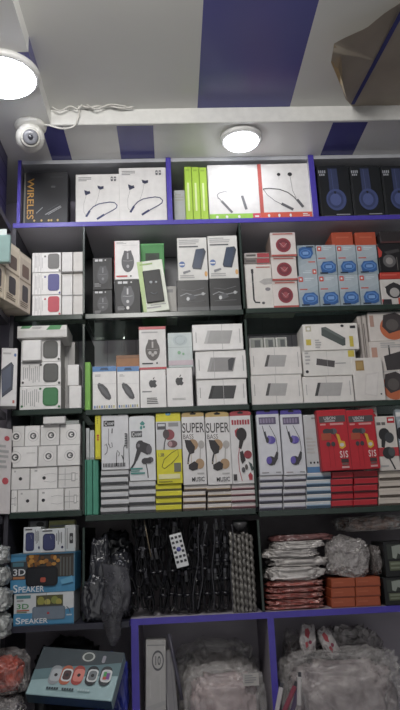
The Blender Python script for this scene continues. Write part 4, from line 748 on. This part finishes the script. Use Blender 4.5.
carton('flat_pack', 'pale yellow edged carton behind the navy speaker cartons', 'box', 48.4, 520, 75, 552, zt, Y=.072, m=M('B8B684'), art=[('r', .02, .04, .98, .12, M('C9C47A')), ('r', .05, .16, .7, .22, GREY)], d=.03)
# bagged white leads on the side shelving
LEADF = film('lead_bag_film', '8C9090', 1, .25, 30, 'C4C8C6', .9)
zz = zE-.0195
for k, (x1, yt, yb) in enumerate(((13.5, 614, 641), (13, 588, 614), (12, 566, 588), (11.5, 546, 566))):
    b = bag('lead_bag', f'grey white bagged lead on the left rack, {("lowest","second up","third up","topmost")[k]} of four', 'bag', -24, yt, x1-6, yb, -.15, .1, LEADF, 20+k, zb=zz, group='bagged leads on the left rack', amp=.2, fine=.07)
    zz = b.location.z+b.dimensions.z if False else P(-5, yt, -.15).z+.002
# black bags
for k, (x0, yt, x1, yb, Y, d, lab) in enumerate(((88, 534, 110, 585, .02, .06, 'crumpled black plastic bag beside the SPEAKER cartons'), (108, 545, 133, 612, .09, .07, 'large glossy black plastic bag left of the cable heap'), (80, 574, 112, 622, -.038, .034, 'low black plastic bag below the crumpled one'))):
    bag('plastic_bag', lab, 'bag', x0, yt, x1, yb, Y, d, BLKF, 3+k, zb=zE, amp=.24, fine=.04, freq=2.0)
FLAPF = film('black_film_sheen', '66666E', .92, .2, 14)  # lighter grey paints the sheen on the black bag's hanging end
def flap(outline_l, outline_r, Y, bulge, m, seed):
    """a crumpled hanging end of a bag between two pixel outlines"""
    L, R_ = spline([P(x, y, Y) for x, y in outline_l], 6), spline([P(x, y, Y) for x, y in outline_r], 6); mb = MB(); n = 14
    o0 = L[0].copy(); g = [[l.lerp(q, k/n)-o0+Vector((0, -bulge*math.sin(math.pi*k/n)-.007*abs(noise.noise(Vector((k*.34, i*.22, seed))))-.004*noise.noise(Vector((k*.8, i*.5, seed))), 0)) for k in range(n+1)] for i, (l, q) in enumerate(zip(L, R_))]
    vs = [[mb.bm.verts.new(p) for p in row] for row in g]
    for i in range(len(vs)-1):
        for k in range(n):
            f = mb.bm.faces.new((vs[i][k], vs[i+1][k], vs[i+1][k+1], vs[i][k+1])); f.smooth = True; f.material_index = mb.mi(m)
    bmesh.ops.solidify(mb.bm, geom=mb.bm.faces[:], thickness=.0015)
    o = mb.build('plastic_bag'); o.location = o0; return o
tag(flap([(101, 562), (104, 585), (102, 600), (100, 612), (106, 634), (110, 645)], [(128, 566), (131, 590), (128, 607), (122, 618), (121, 634), (115, 646)], -.046, .012, FLAPF, 3), 'dark grey plastic bag end hanging down over the board edge', 'bag')
bag('plastic_bag', 'bulging black plastic bag right of the low black bag', 'bag', 109, 560, 131, 616, .0, .08, BLKF, 14, zb=zE, amp=.22, fine=.07, freq=2.6)
bag('plastic_bag', 'black plastic bag pushed behind the other black bags', 'bag', 92, 528, 135, 600, .165, .09, BLKF, 9, zb=zE, amp=.2, fine=.07)
# ================================================================== heap of black cables with a remote control
CB = M('0E0E12', .2); CB2 = M('15151A', .25); SIL = M('404046', .35, .4)
def hank_mesh(seed, w, h):
    r = random.Random(seed); mb = MB(); pts = []
    T = 4; n = 22
    for i in range(T*n):
        a = 2*math.pi*i/n; t = i/n
        pts.append((math.cos(a)*w*(.8+.25*math.sin(t*2.1+seed))*.5+.0012*noise.noise(Vector((i*.21, seed, 0))), -.004+.0035*t+.003*noise.noise(Vector((i*.13, seed+4, 1))), h/2+math.sin(a)*h*.47*(.9+.1*math.sin(t*3+seed))))
    mb.tube(pts, .0026, CB, 5)
    return mb
hk = []
for s_ in range(4):
    o = thing('cable_hank', 'black charging lead coiled and tied in the dark cable heap', 'cable', group='black leads in the heap')
    hank_mesh(s_, .026, .105).build('lead', o)
    mb = MB(); mb.lathe([(.0135, -.004), (.0145, 0), (.0135, .004)], CB2, c=(0, .002, .052), n=12, axis='z'); mb.build('tie', o)
    mb = MB(); mb.box((-.005, -.011, .088), (.005, -.004, .108), CB2, .001); mb.box((-.0035, -.010, .108), (.0035, -.005, .120), SIL); mb.build('plug', o)
    hk.append(o)
def copy_tree(o, parent=None):
    c = o.copy(); COL.objects.link(c); c.parent = parent
    for ch in list(o.children): copy_tree(ch, c)
    return c
rr = random.Random(12); i = 0
for row, (yb, Yr) in enumerate(((614.5, .03), (590, .04), (567, .05), (548, .07))):
    for k in range(9 if row < 3 else 7):
        px = 137+8.6*k+rr.uniform(-1.6, 1.6)+(3 if row % 2 else 0)
        if px > 211: continue
        src = hk[i % 4]; o = src if i < 4 else copy_tree(src); i += 1
        p = P(px, yb, Yr)
        o.location = (p.x, Yr+rr.uniform(-.012, .012), max(zE+.002, p.z+rr.uniform(-.006, .01))); o.rotation_euler = (rr.uniform(-.1, .05), rr.uniform(-.22, .22), rr.uniform(-.45, .45))
# two rows of coiled leads packed upright beside the grey chains
for k in range(8):
    src = hk[k % 4]; o = copy_tree(src); p = P(218+8*(k % 2), 612-18*(k//2)+2, .03)
    o.location = (p.x, .035, max(zE+.002, p.z-.004)); o.rotation_euler = (0, rr.uniform(-.05, .05), rr.uniform(-.3, .3)); o['label'] = 'black coiled lead packed upright left of the grey braided leads'; o['group'] = 'black leads packed upright'
# thin leads hanging in front of the heap
for k, (xa, xb) in enumerate(((213.5, 213), (206, 199), (200, 193), (232, 231.5))):
    pts = [P(xa+(xb-xa)*t+1.2*math.sin(t*9+k*2), 524+86*t, .004-.002*(k % 2)) for t in [i_/14 for i_ in range(15)]]
    tag(MB().tube(spline(pts, 3), .0011, M('4A4A50', .3), 5).build('hanging_lead'), f'thin grey lead hanging upright, {ORD[(2,1,0,3)[k]]} from the remote control', 'cable', 'thin hanging leads')
# grey braided leads hanging in a tight row
BR = M('605D59', .4); BR2 = M('6E6B66', .35)
for k in range(6):
    px = 235+4.1*k; p0 = P(px, 613, .012); H_ = P(px, 532+1.5*(k % 3), .012).z-zE-.002
    n = 60; pts = [(.0016*math.sin(i_*1.05+k), .0022*math.cos(i_*1.05+k), H_*i_/n) for i_ in range(n+1)]
    mb = MB(); mb.tube(pts, .0054, BR if k % 2 else BR2, 6); o = mb.build('braided_lead'); o.location = (p0.x, .016, zE+.0015)
    tag(o, f'grey twisted lead in the tight upright row left of the right divider, {ORD[k]} from left', 'cable', 'grey twisted leads')
mb = MB(); mb.lathe([(.0005, .03), (.022, .03), (.024, .022), (.012, .0), (.0005, 0)], M('4A4A4C', .3), n=20)
o = mb.build('plug_cap'); o.location = P(240, 531, .05); o.rotation_euler = (.25, 0, 0); tag(o, 'dark rounded plug cap above the grey twisted leads', 'plug')
# remote control
p = P(183, 567, -.004); g = thing('remote_control', 'small white remote control with a blue centre pad on the cable heap', 'remote', p, (math.radians(-6), math.radians(-12), 0))
mb = MB(); mb.box((-.0175, -.006, 0), (.0175, 0, .094), M('D8DADC', .35), .0015, seg=2); mb.build('case', g)
for r_ in range(6):
    for c_ in range(3):
        if r_ in (2, 3) and c_ == 1: continue
        mb = MB(); mb.box((-.0038, -.0074, -.0036), (.0038, -.0062, .0036), M('2A2A32', .4), .0008); o = mb.build('button', g); o.location = (-.0112+.0112*c_, 0, .084-.0136*r_)
mb = MB(); mb.lathe([(.0005, -.0078), (.006, -.0078), (.0068, -.0062)], M('4A4C9C', .35), n=20, axis='y'); o = mb.build('navigation_pad', g); o.location = (0, 0, .05)
mb = MB(); mb.tube([P(144, 520, .03), P(147.5, 538, .028), P(151, 557, .026)], [.0012, .0016, .002], M('8A7C66', .35, .4), 6)
tag(mb.build('antenna_rod'), 'thin tan metal rod sticking up out of the cable heap', 'rod')
# ================================================================== fifth row, right bay
zz = zE
for k in range(5):
    yt, yb = 612-6.2*(k+1), 612-6.2*k
    zt = zz+.0185
    bag('pouch', f'red white flat pouch low in the right bay pile, {("lowest","second up","third up","fourth up","topmost")[k]}', 'bag', 264+.6*k, yt, 330-.8*k, yb, .006+.003*(k % 2), .15, RPK, 50+k, zb=zz, group='red white pouches', amp=.2, sq=.5, sub=5, fine=.08, freq=3); zz = P(297, yt, .006).z
for k, (x0, x1, hh) in enumerate(((264, 329, 15), (268, 332, 11), (264, 324, 10), (272, 328, 9))):
    yb = (581, 568, 558.5, 550)[k]
    bag('pouch', f'white flat plastic packet on the red white pouches, {("lowest","second up","third up","topmost")[k]}', 'bag', x0, yb-hh, x1, yb, .006+.01*(k % 2), .15, WPK, 60+k, zb=zz, group='white plastic packets', amp=.2, sq=.5, sub=5, fine=.035, freq=2, rot=(0, 0, math.radians((0, 5, -6, 3)[k]))); zz = P(297, yb-hh+1.5, .006).z+.001
bag('pouch', 'dull red plastic packet on top of the white packets', 'bag', 270, 534, 338, 544, .05, .12, film('dull_red_film', '5A2C30', 1, .3, 24, '8A5A58'), 66, zb=zz, amp=.15, sq=.5, sub=4)
ORC = M('A8492A', .45)
for c_, (a, b) in enumerate(((331.5, 355.6), (356, 381))):
    zz = zE
    for k in range(3):
        _, zz = carton('orange_carton', f'flat orange carton in the {("left","right")[c_]} pile of the fifth row, {("lowest","middle","topmost")[k]} of three', 'box', a, 600-9*k, b, 609-9*k, zz, Y=.01+.002*k, m=ORC, art=[('r', 0, .86, 1, 1, M('77301C')), ('r', .1, .35, .5, .5, M('B85C3C'))], d=.12, group=f'flat orange cartons, {("left","right")[c_]} pile', h=.0265)
oz = zz
bag('plastic_bag', 'clear plastic bag with white packs slumping over the orange cartons', 'bag', 325, 535, 371, 584, .012, .1, CLR2, 70, zb=oz+.001, content=WPK, rot=(0, math.radians(10), 0), amp=.14)
bag('plastic_bag', 'clear dark bag with an orange pack under the glass shelf at right', 'bag', 338, 514, 412, 531, .03, .16, CLR, 72, zb=P(375, 531, .03).z, content=film('dark_goods', '3A3436', 1, .3, 20, '8A5A44'), amp=.18)
bag('plastic_bag', 'grey plastic bag squeezed between the clear bag and the black cartons', 'bag', 374, 545, 384, 582, .02, .1, film('grey_bag_film', '77706E', .8, .2, 24), 74, zb=oz+.001, amp=.15)
zz = zE
for k in range(2):
    art = [('r', .12, .08, .98, .5, M('2E332E')), ('p', [(.3, .14), (.6, .1), (.7, .3), (.95, .42), (.8, .48), (.5, .34), (.42, .5), (.3, .46)], M('8E968C')), ('r', .16, .56, .98, .82, M('565C46')), ('r', .2, .6, .9, .66, M('77806A')), ('r', .2, .72, .8, .77, M('77806A'))]
    _, zz = carton('black_carton', f'black carton with a green grey label at the right edge, {("lower","upper")[k]} one', 'box', 384, 577-36*k, 412, 606-34*k, zz, Y=.0+.003*k, m=M('17191A', .3), art=art, d=.12, group='black labelled cartons')
bag('plastic_bag', 'small dark clear bag on top of the black labelled cartons', 'bag', 384, 541, 410, 552, .02, .1, film('dark_clear', '4A4648', .8, .18, 26), 77, zb=zz, amp=.18, sub=4) if zz < P(395, 545, .02).z else None
# ================================================================== bottom compartments
BLF = film('blue_film', '2A34A0', 1, .3, 12, '3A48C0')
bag('plastic_bag', 'bright blue plastic sheet bag under the smart watch carton', 'bag', 20, 718, 120, 752, -.2, .12, BLF, 81, zb=zF+.002, amp=.1, sq=.45)
bag('plastic_bag', 'bright blue plastic sheet fold standing between the watch carton and the blue upright', 'bag', 106, 652, 128, 720, -.03, .05, BLF, 82, zb=P(118, 722, -.03).z, amp=.2, sq=.6)
bag('plastic_bag', 'black plastic bag in the dark corner behind the smart watch carton', 'bag', 26, 641, 104, 700, .0, .2, film('black_film_dull', '1E1E22', 1, .4, 14), 83, zb=zF+.002, amp=.2)
p = P(68, 697.5, -.15)
TG = M('8FB0B4', .4)
w_, h_ = .225, .14
g = thing('smart_watch_carton', 'grey teal carton printed with a row of smart watches lying tilted in the corner', 'box', (p.x, p.y, p.z), (math.radians(-48), math.radians(5), math.radians(-10)))
mb = MB(); mb.box((-w_/2, 0, 0), (w_/2, .035, h_), TG, .0015, mats={'bottom': M('3E5458'), 'right': M('88A4A8')})
art = [('p', [(0, 0), (1, 0), (1, .22), (.75, .3), (.3, .4), (0, .5)], M('2E3A40')), ('p', [(.0, .5), (.3, .4), (.75, .3), (1, .22), (1, .5), (.4, .6), (0, .72)], M('55747A')), ('rr', .5, .03, .68, .27, .06, M('3A4044')), ('e', .59, .15, .075, .1, M('B4BAB4')), ('e', .59, .15, .055, .075, M('4A5250')), ('rr', .76, .1, .8, .26, .02, M('8A8A94'))]
for k, (u, c1, c2) in enumerate(((.27, '8A9094', 'A8AEB2'), (.4, 'B4573A', '4A2A28'), (.54, 'A8382E', 'D8776A'), (.7, '1C2024', '6A7074'), (.86, '2C3034', 'B4BCC0'))):
    v = .58-.012*k
    art += [('rr', u-.07, v-.2, u+.06, v+.2, .06, M(c1)), ('rr', u-.055, v-.13, u+.065, v+.13, .04, M('D0D4D4') if k in (1, 3, 4) else M(c2)), ('rr', u-.042, v-.1, u+.052, v+.1, .035, M(c2))]
    if k == 4: art += [('r', u-.03, v-.08, u+.005, v+.02, M('3E9C4A')), ('r', u+.005, v-.06, u+.045, v+.07, M('7A3E8C')), ('r', u-.03, v+.02, u+.01, v+.08, M('C04A3A'))]
    else: art += [('e', u+.005, v, .02, .035, M('1E1E20'))]
art += [('r', .22+.029*i_, .84, .243+.029*i_, .885, M('24343A')) for i_ in range(5)] + [('r', .4+.029*i_, .84, .423+.029*i_, .885, M('24343A')) for i_ in range(5)] + [('r', .585+.029*i_, .84, .606+.029*i_, .885, M('A9C0C4')) for i_ in range(5)]
put_art(mb, art, w_, h_, (-w_/2, 0, h_)); mb.build('carton', g)
REDG = film('red_goods', 'B4301C', 1, .4, 14, 'D85034')
bag('plastic_bag', 'clear bag holding bright red goods at the lower left edge', 'bag', -28, 653, 24, 696, -.16, .12, film('thin_clear_film', 'C4BEBC', .14, .12, 26), 85, zb=P(0, 697, -.16).z, content=REDG, amp=.15, cscale=.8)
bag('plastic_bag', 'grey crumpled clear bag in the bottom left corner under the red goods', 'bag', -30, 700, 19, 760, -.17, .14, CLR2, 86, content=film('grey_goods', '6A6A6C', 1, .3, 20, 'A9A9AA'), amp=.15)
# left compartment
PWH = M('B4B2B0', .45)
art = [('r', .06, .04, .94, .05, GREY), ('e', .6, .18, .3, .09, M('55555A')), ('e', .6, .18, .25, .07, PWH), ('t', '10', .48, .14, .74, .22, M('3E3E44')), ('r', .2, .35, .26, .5, FAINT), ('r', .7, .3, .74, .55, FAINT), ('p', [(0, .58), (1, .52), (1, .56), (0, .62)], LINE), ('p', [(.0, .64), (1, .6), (1, 1), (0, 1)], M('8A8A90')), ('e', .5, .76, .34, .07, M('4A4A52')), ('e', .5, .74, .2, .04, M('A9A9AE'))]
carton('tall_pack', 'white tall pack with a dark round emblem in the left blue compartment', 'pack', 144, 640, 164.5, 740, zF+.004, Y=.02, m=PWH, art=art, d=.05, tilt=-1.5)
carton('tall_pack', 'pale grey tall pack leaning beside the emblem pack', 'pack', 168.5, 650, 180, 740, zF+.004, Y=.045, m=M('8E8C90'), art=[('r', .1, .0, .2, 1, M('A9A7AB')), ('r', .7, 0, .74, 1, M('77757A'))], d=.05, tilt=3.5)
tube_ = MB(); tube_.tube([P(169, 634, .03), P(173, 655, .024), P(178, 678, .02), P(182, 700, .012)], .005, M('4E4C5A', .4), 8)
tag(tube_.build('dark_strap'), 'dark strap leaning between the pale pack and the clear bags', 'strap')
GDS = film('pale_goods', '8A8482', 1, .3, 13, 'C4BEBA', .9); PKG = film('pink_goods', 'A08488', 1, .3, 13, 'D4C0BE', .9)
bag('plastic_bag', 'clear bag of pinkish goods filling the left blue compartment', 'bag', 183, 665, 269, 745, .004, .1, CLR, 90, zb=zF+.002, content=PKG, amp=.12, sq=.5)
bag('plastic_bag', 'clear bag of greyish goods rising behind the pinkish one', 'bag', 172, 640, 266, 745, .112, .14, CLR, 91, zb=zF+.002, content=GDS, amp=.14)
o, _ = carton('paper_label', 'small pale paper label on the pinkish bag', 'label', 243, 673, 259, 686, None, Y=-.002, m=M('B8B4B0'), art=bars(.1, .15, .9, .85, 4, GREY), d=.0008, bev=0)
# right compartment
MIX = film('mixed_goods', '86757A', 1, .3, 13, 'C9BEBC', .9)
bag('plastic_bag', 'large clear bag of small goods low in the right blue compartment', 'bag', 281, 650, 412, 748, .006, .11, CLR, 94, zb=zF+.002, content=MIX, amp=.12, sq=.5)
bag('plastic_bag', 'clear bag of greyish goods high in the right blue compartment', 'bag', 312, 626, 396, 700, .13, .13, CLR2, 95, zb=zF+.002, content=film('green_grey_goods', '6A6860', 1, .3, 30, 'A9A69C', .9), amp=.16)
bag('plastic_bag', 'dark clear bag at the left end of the right compartment', 'bag', 284, 630, 311, 700, .13, .1, CLR, 97, zb=zF+.002, content=film('brown_goods', '4A3A3A', 1, .3, 30, '8A7A78', .9), amp=.16)
def sachet(px, py, w, h, tilt, lab, seed):
    p = P(px, py, .06); g = thing('sachet', lab, 'sachet', p, (math.radians(-8), math.radians(tilt), math.radians(6)), 'white red sachets in the right compartment')
    me = blob(w, .014, h, seed, .16, 2, .55, 5, 0, .05); me.materials.append(film('sachet_film', 'A9A2A2', 1, .25, 40, 'CFC9C8', .6)); link('pouch', me, g)
    mb = MB(); put_art(mb, [('p', [(.3, .2), (.5, .16), (.6, .3), (.5, .5), (.3, .4)], M('A83A44')), ('e', .6, .6, .1, .06, M('8A2E4A')), ('p', [(.3, .62), (.44, .58), (.5, .72), (.36, .8)], M('A83A44'))], w, h, (-w/2, -.0075, h)); mb.build('print', g)
sachet(308, 655, .05, .085, 6, 'white sachet with red print, left one of two under the orange cartons', 101)
sachet(337, 658, .044, .092, -24, 'white sachet with red print, right slanting one of two', 102)
for k, (x, y, a, m_) in enumerate(((276, 716, 18, 'B9B4B8'), (284, 712, 32, '8C3A4A'), (299, 706, 8, 'B4B0B0'), (291, 716, 24, '4A3E5A'))):
    p = P(x, y, -.055); mb = MB(); mb.box((-.006, -.004, 0), (.006, .004, .07), M(m_, .3), .002); mb.box((-.004, -.003, .07), (.004, .003, .082), SIL)
    o = mb.build('usb_lead_end'); o.location = p; o.rotation_euler = (math.radians(-12), math.radians(a), 0)
    tag(o, f'{("pale grey","dull red","white","dark violet")[k]} plug stick poking out at the foot of the second blue upright', 'plug', 'plug sticks by the blue upright')

g = thing('hanging_pack', 'small pale teal pack hanging at the left edge before the beige cartons', 'pack', P(3, 262, -.2))
MB().box((-.03, 0, 0), (.018, .016, .085), M('7E9C98', .3), .002).build('pack_body', g)
MB().box((-.014, .006, .0845), (.006, .0085, .105), M('C4D0CE', .3)).build('hang_tab', g)
# ------------------------------------------------------------------ light
wd = bpy.data.worlds.new('world'); S.world = wd; wd.use_nodes = True
wd.node_tree.nodes['Background'].inputs['Color'].default_value = (.86, .86, .86, 1)
wd.node_tree.nodes['Background'].inputs['Strength'].default_value = .55
def area(name, loc, target, size, power, col=(1, .98, .96)):
    l = bpy.data.lights.new(name, 'AREA'); l.shape = 'DISK'; l.size = size; l.energy = power; l.color = col
    o = bpy.data.objects.new(name, l); COL.objects.link(o); o.location = loc
    o.rotation_euler = (Vector(target)-Vector(loc)).to_track_quat('-Z', 'Y').to_euler(); return o
area('shop_light', (-.15, -1.35, zM-.04), (0, 0, 2.25), 0.45, 17, (1, .97, .93))
S.view_settings.view_transform = 'Standard'; S.view_settings.look = 'None'; S.view_settings.exposure = .05; S.view_settings.gamma = 1.1
